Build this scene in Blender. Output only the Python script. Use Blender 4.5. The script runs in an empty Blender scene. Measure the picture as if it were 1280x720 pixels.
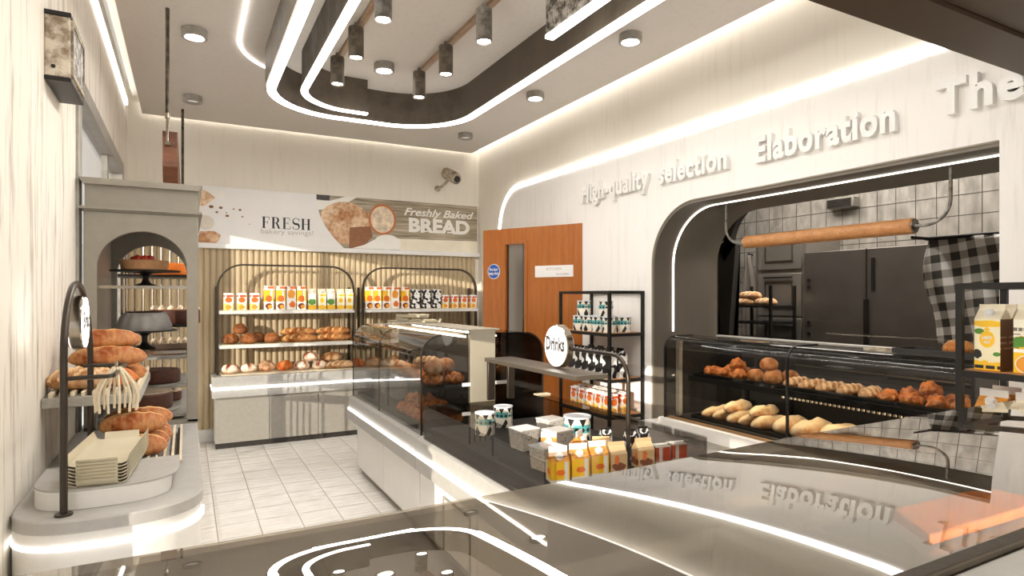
import bpy, bmesh, math, random
from mathutils import Vector, Matrix, noise
from math import sin, cos, pi, radians, sqrt, atan2
random.seed(7)
SC = bpy.context.scene
COL = SC.collection

# ---------------------------------------------------------------- camera
FPX, CX, CY, CAMH = 763.0, 640.0, 371.0, 1.4
YAW = atan2(407, 763)
SY, CYW = sin(YAW), cos(YAW)
cam = bpy.data.cameras.new('camera')
camo = bpy.data.objects.new('camera', cam); COL.objects.link(camo)
cam.sensor_width = 36; cam.lens = FPX/1280*36; cam.shift_y = 11/1280
cam.clip_start = 0.02
camo.location = (0, 0, CAMH); camo.rotation_euler = (pi/2, 0, -YAW)
SC.camera = camo
SC.view_settings.view_transform = 'Standard'
SC.view_settings.look = 'None'
SC.view_settings.gamma = 1
SC.view_settings.use_curve_mapping = False
SC.view_settings.exposure = 0.75

def ray(u, v):
    l = (u-CX)/FPX; k = (CY-v)/FPX
    return (SY+l*CYW, CYW-l*SY, k)
def atz(u, v, z):
    r = ray(u, v); d = (z-CAMH)/r[2]; return Vector((r[0]*d, r[1]*d, z))
def atx(u, v, x):
    r = ray(u, v); d = x/r[0]; return Vector((x, r[1]*d, CAMH+r[2]*d))
def aty(u, v, y):
    r = ray(u, v); d = y/r[1]; return Vector((r[0]*d, y, CAMH+r[2]*d))

# room numbers (metres)
XL, XR, YB, YF, HC = -0.475, 3.07, 6.6, -2.6, 3.09

# ---------------------------------------------------------------- mesh builder
class MB:
    def __init__(s): s.v = []; s.f = []; s.m = []
    def add(s, vs, fs, mi=0):
        o = len(s.v); s.v += [tuple(p) for p in vs]
        for f in fs: s.f.append([i+o for i in f]); s.m.append(mi)
        return s
    def box(s, x0, x1, y0, y1, z0, z1, mi=0):
        v = [(x0,y0,z0),(x1,y0,z0),(x1,y1,z0),(x0,y1,z0),(x0,y0,z1),(x1,y0,z1),(x1,y1,z1),(x0,y1,z1)]
        return s.add(v, [(3,2,1,0),(4,5,6,7),(0,1,5,4),(1,2,6,5),(2,3,7,6),(3,0,4,7)], mi)
    def prism(s, poly, a0, a1, axis='z', mi=0):
        n = len(poly)
        def P(p, a):
            return {'x': (a, p[0], p[1]), 'y': (p[0], a, p[1]), 'z': (p[0], p[1], a)}[axis]
        v = [P(p, a0) for p in poly]+[P(p, a1) for p in poly]
        fs = [tuple(range(n-1, -1, -1)), tuple(range(n, 2*n))]
        fs += [(i, (i+1) % n, n+(i+1) % n, n+i) for i in range(n)]
        return s.add(v, fs, mi)
    def lathe(s, prof, n=24, c=(0,0,0), axis='z', mi=0, cap=True):
        v = []; fs = []
        def P(r, h, a):
            x, y = r*cos(a), r*sin(a)
            q = {'z': (x, y, h), 'x': (h, x, y), 'y': (y, h, x)}[axis]
            return (q[0]+c[0], q[1]+c[1], q[2]+c[2])
        k = len(prof)
        for r, h in prof:
            for i in range(n): v.append(P(r, h, 2*pi*i/n))
        for j in range(k-1):
            for i in range(n):
                a = j*n+i; b = j*n+(i+1) % n
                fs.append((a, b, b+n, a+n))
        if cap:
            if prof[0][0] > 1e-6: fs.append(tuple(range(n-1, -1, -1)))
            if prof[-1][0] > 1e-6: fs.append(tuple((k-1)*n+i for i in range(n)))
        return s.add(v, fs, mi)
    def cyl(s, c, r, h, axis='z', n=20, mi=0):
        return s.lathe([(r, 0), (r, h)], n, c, axis, mi)
    def tube(s, pts, r, n=8, closed=False, mi=0, sq=False):
        pts = [Vector(p) for p in pts]; N = len(pts); v = []; fs = []
        up = None
        for i, p in enumerate(pts):
            a = pts[(i-1) % N] if (closed or i > 0) else p
            b = pts[(i+1) % N] if (closed or i < N-1) else p
            t = (b-a).normalized()
            if up is None:
                up = Vector((0,0,1)) if abs(t.z) < .9 else Vector((0,1,0))
            x = up.cross(t)
            if x.length < 1e-4: x = t.orthogonal()
            x.normalize(); y = t.cross(x); up = y
            for k in range(n):
                an = 2*pi*k/n+(pi/4 if n == 4 else 0)
                v.append(p+x*(r*cos(an))+y*(r*sin(an)))
        for i in range(N if closed else N-1):
            for k in range(n):
                a = i*n+k; b = i*n+(k+1) % n
                c2 = ((i+1) % N)*n
                fs.append((a, b, c2+(k+1) % n, c2+k))
        if not closed:
            fs.append(tuple(range(n-1, -1, -1))); fs.append(tuple((N-1)*n+k for k in range(n)))
        return s.add(v, fs, mi)
    def band(s, path, t, a0, a1, axis='z', closed=False, mi=0):
        # a wall of thickness t following a 2D path, from a0 to a1 along axis
        P2 = [Vector(p) for p in path]; N = len(P2); L = []; Rr = []
        for i, p in enumerate(P2):
            a = P2[(i-1) % N] if (closed or i > 0) else p
            b = P2[(i+1) % N] if (closed or i < N-1) else p
            d1 = (p-a).normalized() if (p-a).length > 1e-9 else (b-p).normalized()
            d2 = (b-p).normalized() if (b-p).length > 1e-9 else d1
            nn = (Vector((-d1.y, d1.x))+Vector((-d2.y, d2.x))).normalized()
            k = 1/max(.5, nn.dot(Vector((-d1.y, d1.x))))
            L.append(p+nn*t/2*k); Rr.append(p-nn*t/2*k)
        def Q(p, a): return {'x': (a, p.x, p.y), 'y': (p.x, a, p.y), 'z': (p.x, p.y, a)}[axis]
        v = []; fs = []
        for i in range(N): v += [Q(L[i], a0), Q(Rr[i], a0), Q(Rr[i], a1), Q(L[i], a1)]
        for i in range(N if closed else N-1):
            a = 4*i; b = 4*((i+1) % N)
            for k in range(4): fs.append((a+k, b+k, b+(k+1) % 4, a+(k+1) % 4))
        if not closed:
            fs.append((0,1,2,3)); e = 4*(N-1); fs.append((e+3,e+2,e+1,e))
        return s.add(v, fs, mi)
    def rot(s, ang, axis='Z', c=(0,0,0)):
        M = Matrix.Translation(c) @ Matrix.Rotation(ang, 4, axis) @ Matrix.Translation(-Vector(c))
        s.v = [tuple(M @ Vector(p)) for p in s.v]; return s
    def move(s, d):
        s.v = [(p[0]+d[0], p[1]+d[1], p[2]+d[2]) for p in s.v]; return s
    def obj(s, name, mat, parent=None, world=True, bevel=0, smooth=35, loc=None, seg=2):
        me = bpy.data.meshes.new(name)
        off = Vector((0,0,0))
        if parent is not None and world:
            Mi = worldmat(parent).inverted()
            vs = [Mi @ Vector(p) for p in s.v]
        elif loc is not None and world:
            vs = [Vector(p)-Vector(loc) for p in s.v]
        else: vs = s.v
        me.from_pydata([tuple(p) for p in vs], [], s.f)
        mats = mat if isinstance(mat, (list, tuple)) else [mat]
        for m in mats: me.materials.append(m)
        for p, mi in zip(me.polygons, s.m): p.material_index = mi
        bm = bmesh.new(); bm.from_mesh(me); bmesh.ops.recalc_face_normals(bm, faces=bm.faces); bm.to_mesh(me); bm.free()
        if smooth:
            for p in me.polygons: p.use_smooth = True
            me.set_sharp_from_angle(angle=radians(smooth))
        me.update()
        o = bpy.data.objects.new(name, me); COL.objects.link(o)
        if parent is not None: o.parent = parent
        if loc is not None: o.location = loc
        if bevel:
            b = o.modifiers.new('bevel', 'BEVEL'); b.width = bevel; b.segments = seg; b.limit_method = 'ANGLE'; b.angle_limit = radians(40)
            b.use_clamp_overlap = True
        return o
def worldmat(o):
    M = Matrix.LocRotScale(o.location, o.rotation_euler, o.scale)
    return worldmat(o.parent) @ M if o.parent else M

def tag(o, label=None, cat=None, group=None, kind=None):
    if label: o['label'] = label
    if cat: o['category'] = cat
    if group: o['group'] = group
    if kind: o['kind'] = kind
    return o
def thing(name, label, cat, loc=(0,0,0), rz=0, group=None):
    o = bpy.data.objects.new(name, None); COL.objects.link(o)
    o.empty_display_size = .05
    o.location = loc; o.rotation_euler = (0,0,rz)
    return tag(o, label, cat, group)
def struct(o): o['kind'] = 'structure'; return o
def dup(src, loc, rz=0, label=None, group=None, rot=None, scale=None):
    r = src.copy(); COL.objects.link(r); r.location = loc
    r.rotation_euler = rot if rot else (0,0,rz)
    if scale: r.scale = (scale,)*3 if not isinstance(scale, tuple) else scale
    if label: r['label'] = label
    if group: r['group'] = group
    for ch in list(src.children):
        c = ch.copy(); COL.objects.link(c); c.parent = r
        for g in list(ch.children):
            d = g.copy(); COL.objects.link(d); d.parent = c
    return r
ORD = ['first','second','third','fourth','fifth','sixth','seventh','eighth','ninth','tenth','eleventh','twelfth','thirteenth','fourteenth']
def arc(cx, cy, r, a0, a1, n=12, r2=None):
    r2 = r if r2 is None else r2
    return [(cx+r*cos(a0+(a1-a0)*i/n), cy+r2*sin(a0+(a1-a0)*i/n)) for i in range(n+1)]
def rrect(x0, x1, y0, y1, r, n=6):
    return (arc(x1-r, y0+r, r, -pi/2, 0, n)+arc(x1-r, y1-r, r, 0, pi/2, n)
            + arc(x0+r, y1-r, r, pi/2, pi, n)+arc(x0+r, y0+r, r, pi, 1.5*pi, n))

def textmesh(s, size=1.0, bold=0.0, shear=0.0, sx=1.0, depth=0.0, align='LEFT', spacing=1.0):
    # text laid in the XY plane as vertex / face lists
    cu = bpy.data.curves.new('txt', 'FONT'); cu.body = s; cu.size = size; cu.shear = shear
    cu.offset = bold; cu.extrude = depth; cu.align_x = align; cu.space_character = spacing
    cu.resolution_u = 3
    o = bpy.data.objects.new('txt', cu); COL.objects.link(o)
    dg = bpy.context.evaluated_depsgraph_get(); dg.update()
    me = bpy.data.meshes.new_from_object(o.evaluated_get(dg))
    vs = [(v.co.x*sx, v.co.y, v.co.z) for v in me.vertices]; fs = [tuple(p.vertices) for p in me.polygons]
    bpy.data.objects.remove(o); bpy.data.curves.remove(cu); bpy.data.meshes.remove(me)
    return vs, fs
def tx(vs, o, ux, uy):
    # place text verts: origin o, right vector ux, up vector uy
    o, ux, uy = Vector(o), Vector(ux), Vector(uy); nz = ux.cross(uy)
    return [o+ux*p[0]+uy*p[1]+nz*p[2] for p in vs]
def width(vs): return max(p[0] for p in vs)-min(p[0] for p in vs)

# ---------------------------------------------------------------- materials
class NT:
    def __init__(s, name):
        s.mat = bpy.data.materials.new(name); s.mat.use_nodes = True
        s.t = s.mat.node_tree; s.b = s.t.nodes['Principled BSDF']; s.out = s.t.nodes['Material Output']
        s.co = s.t.nodes.new('ShaderNodeTexCoord')
    def n(s, typ, **kw):
        x = s.t.nodes.new('ShaderNode'+typ)
        for k, v in kw.items(): setattr(x, k, v)
        return x
    def l(s, a, b): s.t.links.new(a, b)
    def math(s, op, a, b=None, c=None):
        x = s.n('Math', operation=op)
        for i, q in enumerate((a, b, c)):
            if q is None: continue
            if isinstance(q, (int, float)): x.inputs[i].default_value = q
            else: s.l(q, x.inputs[i])
        return x.outputs[0]
    def map(s, src='Object', scale=(1,1,1), loc=(0,0,0), rot=(0,0,0)):
        m = s.n('Mapping'); m.inputs['Scale'].default_value = scale; m.inputs['Location'].default_value = loc; m.inputs['Rotation'].default_value = rot
        s.l(s.co.outputs[src], m.inputs['Vector']); return m.outputs[0]
    def noise(s, vec, scale=5, detail=4, rough=.55):
        x = s.n('TexNoise'); x.inputs['Scale'].default_value = scale; x.inputs['Detail'].default_value = detail; x.inputs['Roughness'].default_value = rough
        s.l(vec, x.inputs['Vector']); return x.outputs['Fac']
    def ramp(s, fac, stops):
        r = s.n('ValToRGB'); e = r.color_ramp.elements
        while len(e) < len(stops): e.new(.5)
        for q, (p, c) in zip(e, stops): q.position = p; q.color = (*c, 1) if len(c) == 3 else c
        s.l(fac, r.inputs[0]); return r.outputs[0]
    def mix(s, fac, a, b, blend='MIX'):
        x = s.n('Mix', data_type='RGBA', blend_type=blend)
        for sock, q in ((x.inputs[0], fac), (x.inputs[6], a), (x.inputs[7], b)):
            if isinstance(q, (int, float)): sock.default_value = q
            elif isinstance(q, tuple): sock.default_value = (*q, 1)
            else: s.l(q, sock)
        return x.outputs[2]
    def bump(s, h, strength=.3, dist=.01):
        b = s.n('Bump'); b.inputs['Strength'].default_value = strength; b.inputs['Distance'].default_value = dist
        s.l(h, b.inputs['Height']); s.l(b.outputs[0], s.b.inputs['Normal'])
    def set(s, col=None, rough=None, metal=None, **kw):
        if col is not None:
            if isinstance(col, tuple): s.b.inputs['Base Color'].default_value = (*col, 1)
            else: s.l(col, s.b.inputs['Base Color'])
        if rough is not None:
            if isinstance(rough, (int, float)): s.b.inputs['Roughness'].default_value = rough
            else: s.l(rough, s.b.inputs['Roughness'])
        if metal is not None: s.b.inputs['Metallic'].default_value = metal
        for k, v in kw.items(): s.b.inputs[k].default_value = v
        return s.mat
def srgb(r, g, b):
    f = lambda c: (c/255/12.92) if c <= 10 else ((c/255+.055)/1.055)**2.4
    return (f(r), f(g), f(b))
def plain(name, col, rough=.5, metal=0, var=.08, scale=6, bump=0, **kw):
    k = NT(name)
    f = k.noise(k.map(), scale, 5)
    lo = tuple(c*(1-var) for c in col); hi = tuple(min(1, c*(1+var)) for c in col)
    k.set(k.ramp(f, [(.3, lo), (.7, hi)]), rough, metal, **kw)
    if bump: k.bump(f, bump, .004)
    return k.mat
def plaster(name, c0, c1, dirt, streak=.35):
    k = NT(name)
    big = k.noise(k.map(scale=(1,1,1)), 1.3, 4)
    st = k.noise(k.map(scale=(26,26,2.2)), 1.0, 5, .65)
    fine = k.noise(k.map(), 60, 4)
    col = k.mix(big, c0, c1)
    m = k.math('MULTIPLY', k.ramp(st, [(.53, (0,0,0)), (.74, (1,1,1))]), streak)
    k.set(k.mix(m, col, dirt), .85)
    k.b.inputs['Specular IOR Level'].default_value = .2
    k.bump(fine, .15, .003); return k.mat
def emis(name, col, strength):
    k = NT(name); k.set(col, .4)
    k.b.inputs['Emission Color'].default_value = (*col, 1); k.b.inputs['Emission Strength'].default_value = strength
    return k.mat
def glass(name, tint=.5, ior=1.5, rough=.0, gain=1.0, tcol=None):
    k = NT(name); k.t.nodes.remove(k.b)
    t = k.n('BsdfTransparent'); t.inputs[0].default_value = (*[sqrt(q) for q in (tcol or (tint, tint, tint))], 1)
    g = k.n('BsdfGlossy'); g.inputs['Roughness'].default_value = rough; g.inputs['Color'].default_value = (.95,.94,.92,1)
    fr = k.n('Fresnel'); fr.inputs[0].default_value = ior
    mx = k.n('MixShader'); ge = k.n('NewGeometry'); k.l(k.math('MULTIPLY', k.math('SUBTRACT', 1.0, ge.outputs['Backfacing']), k.math('MINIMUM', k.math('MULTIPLY', fr.outputs[0], gain), 1.0)), mx.inputs[0])
    k.l(t.outputs[0], mx.inputs[1]); k.l(g.outputs[0], mx.inputs[2]); k.l(mx.outputs[0], k.out.inputs[0])
    return k.mat
def wood(name, a, b, scale=(1,12,1), rough=.45, k2=3):
    k = NT(name)
    v = k.map(scale=scale)
    f = k.noise(v, k2, 6, .6); g = k.noise(v, k2*5, 4)
    k.set(k.mix(.35, k.ramp(f, [(.3, a), (.7, b)]), k.ramp(g, [(.35, a), (.65, b)])), rough)
    k.bump(g, .1, .002); return k.mat
def metal_worn(name, c, c2, rough=.35, metal=.8, sc=14):
    k = NT(name); f = k.noise(k.map(), sc, 8, .7)
    k.set(k.ramp(f, [(.42, c), (.58, c2)]), k.ramp(f, [(.4, (rough,)*3), (.6, (min(1, rough+.3),)*3)]), metal); return k.mat
# pattern on packaging: shapes in object space, h = horizontal along the face, z up
def label_mat(name, base, shapes, rough=.45, noise_amt=0, cyl=False, radius=.05):
    k = NT(name)
    sep = k.n('SeparateXYZ'); k.l(k.co.outputs['Object'], sep.inputs[0])
    if cyl:
        h = k.math('MULTIPLY', k.math('ARCTAN2', sep.outputs[1], sep.outputs[0]), radius)
    else:
        ns = k.n('SeparateXYZ'); k.l(k.co.outputs['Normal'], ns.inputs[0])
        isx = k.math('GREATER_THAN', k.math('ABSOLUTE', ns.outputs[0]), .7)
        mh = k.n('Mix', data_type='FLOAT'); k.l(isx, mh.inputs[0]); k.l(sep.outputs[0], mh.inputs[2]); k.l(sep.outputs[1], mh.inputs[3]); h = mh.outputs[0]
    z = sep.outputs[2]
    col = base
    for typ, cx, cz, rx, rz, c in shapes:
        hh = h
        if typ[-1] == 'r':   # repeated horizontally with period given in typ, e.g. ('er', ...) uses 2*rx*1.15
            hh = k.math('PINGPONG', k.math('ADD', h, 10.0), rx*1.25); cx2 = 0
        else: cx2 = cx
        a = k.math('ABSOLUTE', k.math('DIVIDE', k.math('SUBTRACT', hh, cx2), rx)); b = k.math('ABSOLUTE', k.math('DIVIDE', k.math('SUBTRACT', z, cz), rz))
        if typ[0] == 'e': d = k.math('ADD', k.math('MULTIPLY', a, a), k.math('MULTIPLY', b, b))
        elif typ[0] == 'd': d = k.math('ADD', a, b)
        elif typ[0] == 't':   # triangle pointing down
            d = k.math('MAXIMUM', k.math('ADD', a, k.math('MULTIPLY', k.math('SUBTRACT', 1, k.math('DIVIDE', k.math('SUBTRACT', z, cz), rz)), .5)), b)
        elif typ[0] == 'u':
            d = k.math('MAXIMUM', k.math('ADD', a, k.math('MULTIPLY', k.math('ADD', 1, k.math('DIVIDE', k.math('SUBTRACT', z, cz), rz)), .5)), b)
        else: d = k.math('MAXIMUM', a, b)
        if typ[1:2] == 'n':
            d = k.math('ADD', d, k.math('MULTIPLY', k.math('SUBTRACT', k.noise(k.map(), 60, 3), .5), 1.2))
        m = k.math('LESS_THAN', d, 1.0)
        col = k.mix(m, col, c)
    k.set(col, rough); return k.mat

M = {}
M['cream'] = plaster('cream_plaster', srgb(240,234,222), srgb(233,226,212), srgb(196,184,164), .2)
M['white_plaster'] = plaster('white_plaster', srgb(244,241,236), srgb(238,234,229), srgb(200,194,184), .3)
M['left_plaster'] = plaster('stained_plaster', srgb(240,235,226), srgb(229,220,205), srgb(120,98,68), .75)
M['ceil'] = plaster('ceiling_plaster', srgb(214,208,201), srgb(206,199,191), srgb(184,174,164), .3)
M['dark_metal'] = metal_worn('dark_bronze_metal', srgb(72,64,55), srgb(84,75,65), .45, .5, 9)
M['speckle'] = metal_worn('speckled_grey_metal', srgb(70,62,54), srgb(206,202,196), .5, .2, 26)
M['marble'] = metal_worn('streaked_grey_metal', srgb(84,76,66), srgb(128,118,104), .4, .3, 5)
M['bulk'] = plain('brown_bulkhead_panel', srgb(70,54,38), .5, .1, .06, 5)
M['grey_metal'] = metal_worn('brushed_grey_metal', srgb(150,146,138), srgb(172,168,160), .4, .4, 8)
M['worn_metal'] = metal_worn('worn_beige_metal', srgb(120,108,90), srgb(200,188,166), .5, .3, 12)
M['black'] = plain('black_steel', srgb(40,38,36), .4, .5)
M['bronze'] = plain('dark_bronze_tube', srgb(62,54,46), .3, .6)
M['cab'] = plain('cabinet_grey_paint', srgb(146,140,129), .5, .1, .05, 18)
M['bridge'] = plain('taupe_shelf', srgb(86,78,68), .45, .2, .06)
M['chrome'] = plain('polished_steel', srgb(150,140,126), .18, 1.0)
M['reveal'] = plain('dark_reveal_paint', srgb(112,104,93), .45, .1, .04, 3)
M['stone'] = plain('grey_stone_composite', srgb(168,165,160), .5, 0, .06, 24)
M['stone_d'] = plain('grey_cabinet_laminate', srgb(152,147,138), .5, 0, .06, 30)
M['stone_w'] = plain('white_solid_surface', srgb(222,219,214), .35, 0, .03, 20)
M['white'] = plain('white_lacquer', srgb(236,234,230), .35, 0, .02)
M['beige'] = plain('beige_board', srgb(156,148,132), .5, 0, .04)
M['black_matte'] = plain('dark_interior', srgb(44,40,36), .6)
M['led'] = emis('led_strip_light', (1.0,.975,.94), 8)
M['led_wall'] = emis('wall_led_light', (1.0,.98,.95), 3.2)
M['led_rim'] = emis('rim_led_light', (1.0,.98,.95), 1.7)
M['fill_fg'] = emis('counter_fill_light', (1.0,.80,.55), 85)
M['led_open'] = emis('opening_led_light', (1.0,.93,.80), 2.6)
M['fill_isl'] = emis('island_fill_light', (1.0,.84,.62), 14)
M['fill_case'] = emis('case_fill_light', (1.0,.82,.58), 20)
M['led_warm'] = emis('led_warm_light', (1.0,.95,.85), 10)
M['led_soft'] = emis('cove_glow_light', (1.0,.97,.93), 1.6)
M['lamp'] = emis('lamp_lens_light', (1.0,.97,.92), 25)
M['lamp_off'] = emis('dim_lamp_lens', (1.0,.97,.92), .15)
M['sign_face'] = emis('illuminated_sign_face', (1,.98,.95), 1.5)
M['glass_dark'] = glass('dark_tinted_glass', .5, 1.45, .0, .9)
M['glass_mid'] = glass('smoked_glass', .6, 1.45, .0, 1.0)
M['glass_deep'] = glass('deep_smoked_glass', .16, 1.45, .0, .8, (.17,.16,.145))
M['glass_well'] = glass('well_smoked_glass', .4, 1.45, .0, .8, (.40,.37,.34))
M['glass_top'] = glass('smoked_counter_glass', .42, 1.7, .0, 1.75, (.27,.24,.20))
M['glass_clear'] = glass('clear_glass', .92, 1.45)
M['glass_kitchen'] = glass('grey_kitchen_glass', .55, 1.45, .0, .12, (.55,.53,.50))
M['board'] = wood('warm_glow_board', srgb(196,104,24), srgb(226,138,48), (12,1,1))
M['wood'] = wood('oak_shelf', srgb(176,116,62), srgb(214,156,98), (12,1,1))
M['wood_x'] = wood('pine_rod', srgb(198,150,98), srgb(226,180,128), (14,1,14), .5, 2)
M['door_wood'] = wood('orange_veneer', srgb(150,84,30), srgb(186,112,48), (14,14,.8), .35, 2)
M['dark_wood'] = wood('reddish_timber', srgb(70,40,24), srgb(108,64,38), (2,2,10), .5)
M['slat_wood'] = wood('pale_slat', srgb(206,190,160), srgb(226,212,186), (3,10,3), .5)
M['track_wood'] = wood('brown_track', srgb(112,78,52), srgb(186,158,126), (20,2,8), .4)
M['slats'] = wood('beige_ribbed_panel', srgb(178,158,124), srgb(204,186,154), (20,20,.8), .6)
M['paper'] = plain('cream_paper', srgb(232,222,202), .6, 0, .03)
M['tray'] = plain('pale_beige_tray', srgb(206,196,170), .4, 0, .06)
# ================================================================ SETTING
# floor of glossy square tiles
k = NT('floor_tiles')
P = k.map()
sp = k.n('SeparateXYZ'); k.l(P, sp.inputs[0])
gx = k.math('PINGPONG', k.math('ADD', sp.outputs[0], 9.873-.161+.237*0), .1185)
gy = k.math('PINGPONG', k.math('ADD', sp.outputs[1], 9.85), .1185)
# lines where pingpong is near 0
gx = k.math('PINGPONG', k.math('SUBTRACT', k.math('ADD', sp.outputs[0], 9.48), .161), .1185)
gmin = k.math('MINIMUM', gx, k.math('ADD', gy, .0015))
grout = k.math('LESS_THAN', gmin, .0028)
wv = k.noise(k.map(scale=(3,9,1)), 2.2, 2)
mott = k.noise(P, 6, 4)
tile = k.ramp(mott, [(.3, srgb(236,233,227)), (.7, srgb(224,219,211))])
k.set(k.mix(grout, tile, srgb(150,138,122)), k.math('ADD', k.math('MULTIPLY', grout, .5), .16))
edge = k.math('MINIMUM', k.math('MULTIPLY', gmin, 40), 1.0)
k.bump(k.math('ADD', k.math('MULTIPLY', wv, .8), k.math('MULTIPLY', edge, .35)), .35, .02)
M['floor'] = k.mat
struct(MB().box(XL-.3, 6.2, YF-.4, YB+.2, -.1, 0).obj('floor', M['floor'], smooth=0))

# walls
struct(MB().box(XL-.15, XR+.15, YB, YB+.15, 0, 3.3).obj('wall_back', M['cream'], smooth=0))
outer = [(YF,0),(1.318,0),(1.318,2.064)]+arc(3.085, 1.634, .43, pi/2, 0, 14)+[(3.515,0),(4.43,0),(4.43,2.05),(5.5,2.05),(5.5,0),(YB,0),(YB,3.3),(YF,3.3)]
struct(MB().prism(outer, XR, XR+.06, 'x').obj('wall_right', M['cream'], smooth=0))
# left wall with a shop window, plus an unseen gap added for sunlight
wl = MB()
wl.box(XL-.12, XL, 1.95, 3.62, 0, 3.3); wl.box(XL-.12, XL, YF, -1.75, 0, 3.3); wl.box(XL-.12, XL, -1.75, 1.95, 1.5, 3.3); wl.box(XL-.12, XL, -1.75, 1.95, 0, .2); wl.box(XL-.12, XL, 6.02, YB, 0, 3.3); wl.box(XL-.12, XL, 3.62, 6.02, 2.5, 3.3)
struct(wl.obj('wall_left', M['left_plaster'], smooth=0))
w1 = MB().band([(3.66,0),(3.66,2.46),(5.98,2.46),(5.98,0)], .09, XL-.08, XL+.015, 'x')
w1.box(XL-.06, XL-.02, 5.2, 5.26, 0, 2.42)
w1 = struct(w1.obj('window_1', M['grey_metal'], bevel=.004))
MB().box(XL-.05, XL-.04, 3.7, 5.94, 0, 2.42).obj('window_pane', glass('window_grey_glass', .7, 1.5, .05, 1.2), w1)
# shop front behind the camera: daylight comes through it
wf = MB()
wf.box(XL-.15, XR+.15, YF-.12, YF, 2.95, 3.3); wf.box(XL-.15, XR+.15, YF-.12, YF, 0, .25)
for x0, x1 in ((XL-.15, XL+.04), (1.05, 1.13), (2.2, 2.26), (XR-.05, XR+.15)): wf.box(x0, x1, YF-.12, YF, .25, 2.95)
wf.box(XL-.15, XR+.15, YF-.1, YF-.02, 2.2, 2.26)
struct(wf.obj('wall_front', M['dark_metal'], smooth=0))

# ceiling panel with glowing coves along the sides
struct(MB().box(XL+.115, XR-.105, YF, YB-.03, HC, HC+.05).obj('ceiling', M['ceil'], smooth=0))
struct(MB().box(XL-.2, XR+.2, YF-.2, YB+.2, 3.3, 3.4).obj('ceiling_void', M['white'], smooth=0))
struct(MB().box(XR-.1, XR-.002, YF, YB-.02, HC+.055, HC+.075).obj('trim_1', M['led_soft'], smooth=0))
tr = MB().box(XL+.002, XL+.022, YF, YB-.3, HC-.01, HC+.03); struct(tr.obj('trim_2', M['led_wall'], smooth=0))
struct(MB().box(XL+.05, XL+.11, YF, YB-.02, HC+.1, HC+.12).obj('trim_3', M['cream'], smooth=0))
struct(MB().box(XL+.12, XR-.11, YB-.05, YB-.002, HC+.07, HC+.085).obj('trim_4', emis('back_cove_light', (1.0,.97,.92), 3.5), smooth=0))

# smooth white panel on the right wall with a light line round its edge
yy = 6.02
edgeP = [(yy, 0)]+arc(yy-.42, 2.10, .42, 0, pi/2, 12, .455)+[(YF, 2.555)]
pan = edgeP+[(YF, 0), (1.318, 0), (1.318, 2.064)]+arc(3.085, 1.634, .43, pi/2, 0, 14)+[(3.515, 0), (4.43, 0), (4.43, 2.05), (5.5, 2.05), (5.5, 0)]
struct(MB().prism(pan, XR-.012, XR, 'x').obj('trim_5', M['white_plaster'], smooth=0))
ledp = [(p[0]+.014, p[1]) if i < 1 else p for i, p in enumerate(edgeP)]
ls = thing('light_line', 'thin white light line curving down beside the wooden door and along the wall', 'led light', (XR, yy, 0))
MB().band([(yy, 1.2)]+edgeP[1:-1]+[(1.45, 2.555)], .042, XR-.02, XR-.001, 'x').obj('light_strip', M['led_wall'], ls)

# bulkhead near the camera, upper right
bk = MB().box(1.2, XR, 1.04, 1.212, 2.3, 3.3); bk.box(1.2, XR, -.6, 1.035, 2.315, 3.3)
struct(bk.obj('trim_6', M['bulk'], smooth=0, bevel=0))

# ---- kitchen opening: deep dark reveal, glass, kitchen behind
rim = [(1.318,2.064)]+arc(3.085, 1.634, .43, pi/2, 0, 14)+[(3.515,0)]
struct(MB().band(rim, .012, XR-.018, XR-.006, 'x').obj('trim_7', M['beige'], bevel=.006))
rev = [(1.30,2.053)]+arc(3.085, 1.633, .42, pi/2, 0, 14)+[(3.505,0)]
struct(MB().band(rev, .020, XR-.010, 3.70, 'x').obj('wall_reveal', M['reveal']))
struct(MB().box(XR+.03, 3.70, 1.2, 1.318, 0, 2.1).obj('wall_reveal_end', M['reveal'], smooth=0))
opl = thing('opening_light', 'thin warm light line running around the dark kitchen opening', 'led light', (XR+.1, 3.5, 0))
MB().band([(1.33,2.0395)]+arc(3.085, 1.633, .4065, pi/2, 0, 14)+[(3.4915,1.14)], .006, XR+.165, XR+.178, 'x').obj('light_strip', M['led_open'], opl)
w2 = struct(MB().box(3.69, 3.75, 1.318, 3.52, 1.062, 1.098).obj('window_2', M['stone'], bevel=.004))
MB().box(3.715, 3.722, 1.318, 3.52, 1.098, 2.08).obj('window_pane', M['glass_kitchen'], w2)
k = NT('kitchen_tiles'); sp = k.n('SeparateXYZ'); k.l(k.map(), sp.inputs[0])
g = k.math('MINIMUM', k.math('PINGPONG', k.math('ADD', k.math('ADD', sp.outputs[0], sp.outputs[1]), 10.0), .0825), k.math('PINGPONG', k.math('ADD', sp.outputs[2], .09), .0825))
gr = k.math('LESS_THAN', g, .0035)
st = k.noise(k.map(scale=(8,8,3)), 1.5, 5)
k.set(k.mix(gr, k.ramp(st, [(.35, srgb(116,111,104)), (.65, srgb(150,145,137))]), srgb(44,40,36)), .4)
M['ktile'] = k.mat
kw = MB().box(5.5, 5.6, .3, 6.4, 0, 3.1)
struct(kw.obj('wall_kitchen', M['ktile'], smooth=0))
kw = MB().box(3.72, 5.6, 6.3, 6.4, 0, 3.1); struct(kw.obj('wall_kitchen_side', M['ktile'], smooth=0))
struct(MB().box(3.72, 5.6, .3, .4, 0, 3.1).obj('wall_kitchen_end', M['ktile'], smooth=0))
struct(MB().box(XR+.06, 5.6, .3, 6.4, 3.05, 3.15).obj('ceiling_kitchen', M['ceil'], smooth=0))
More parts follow.
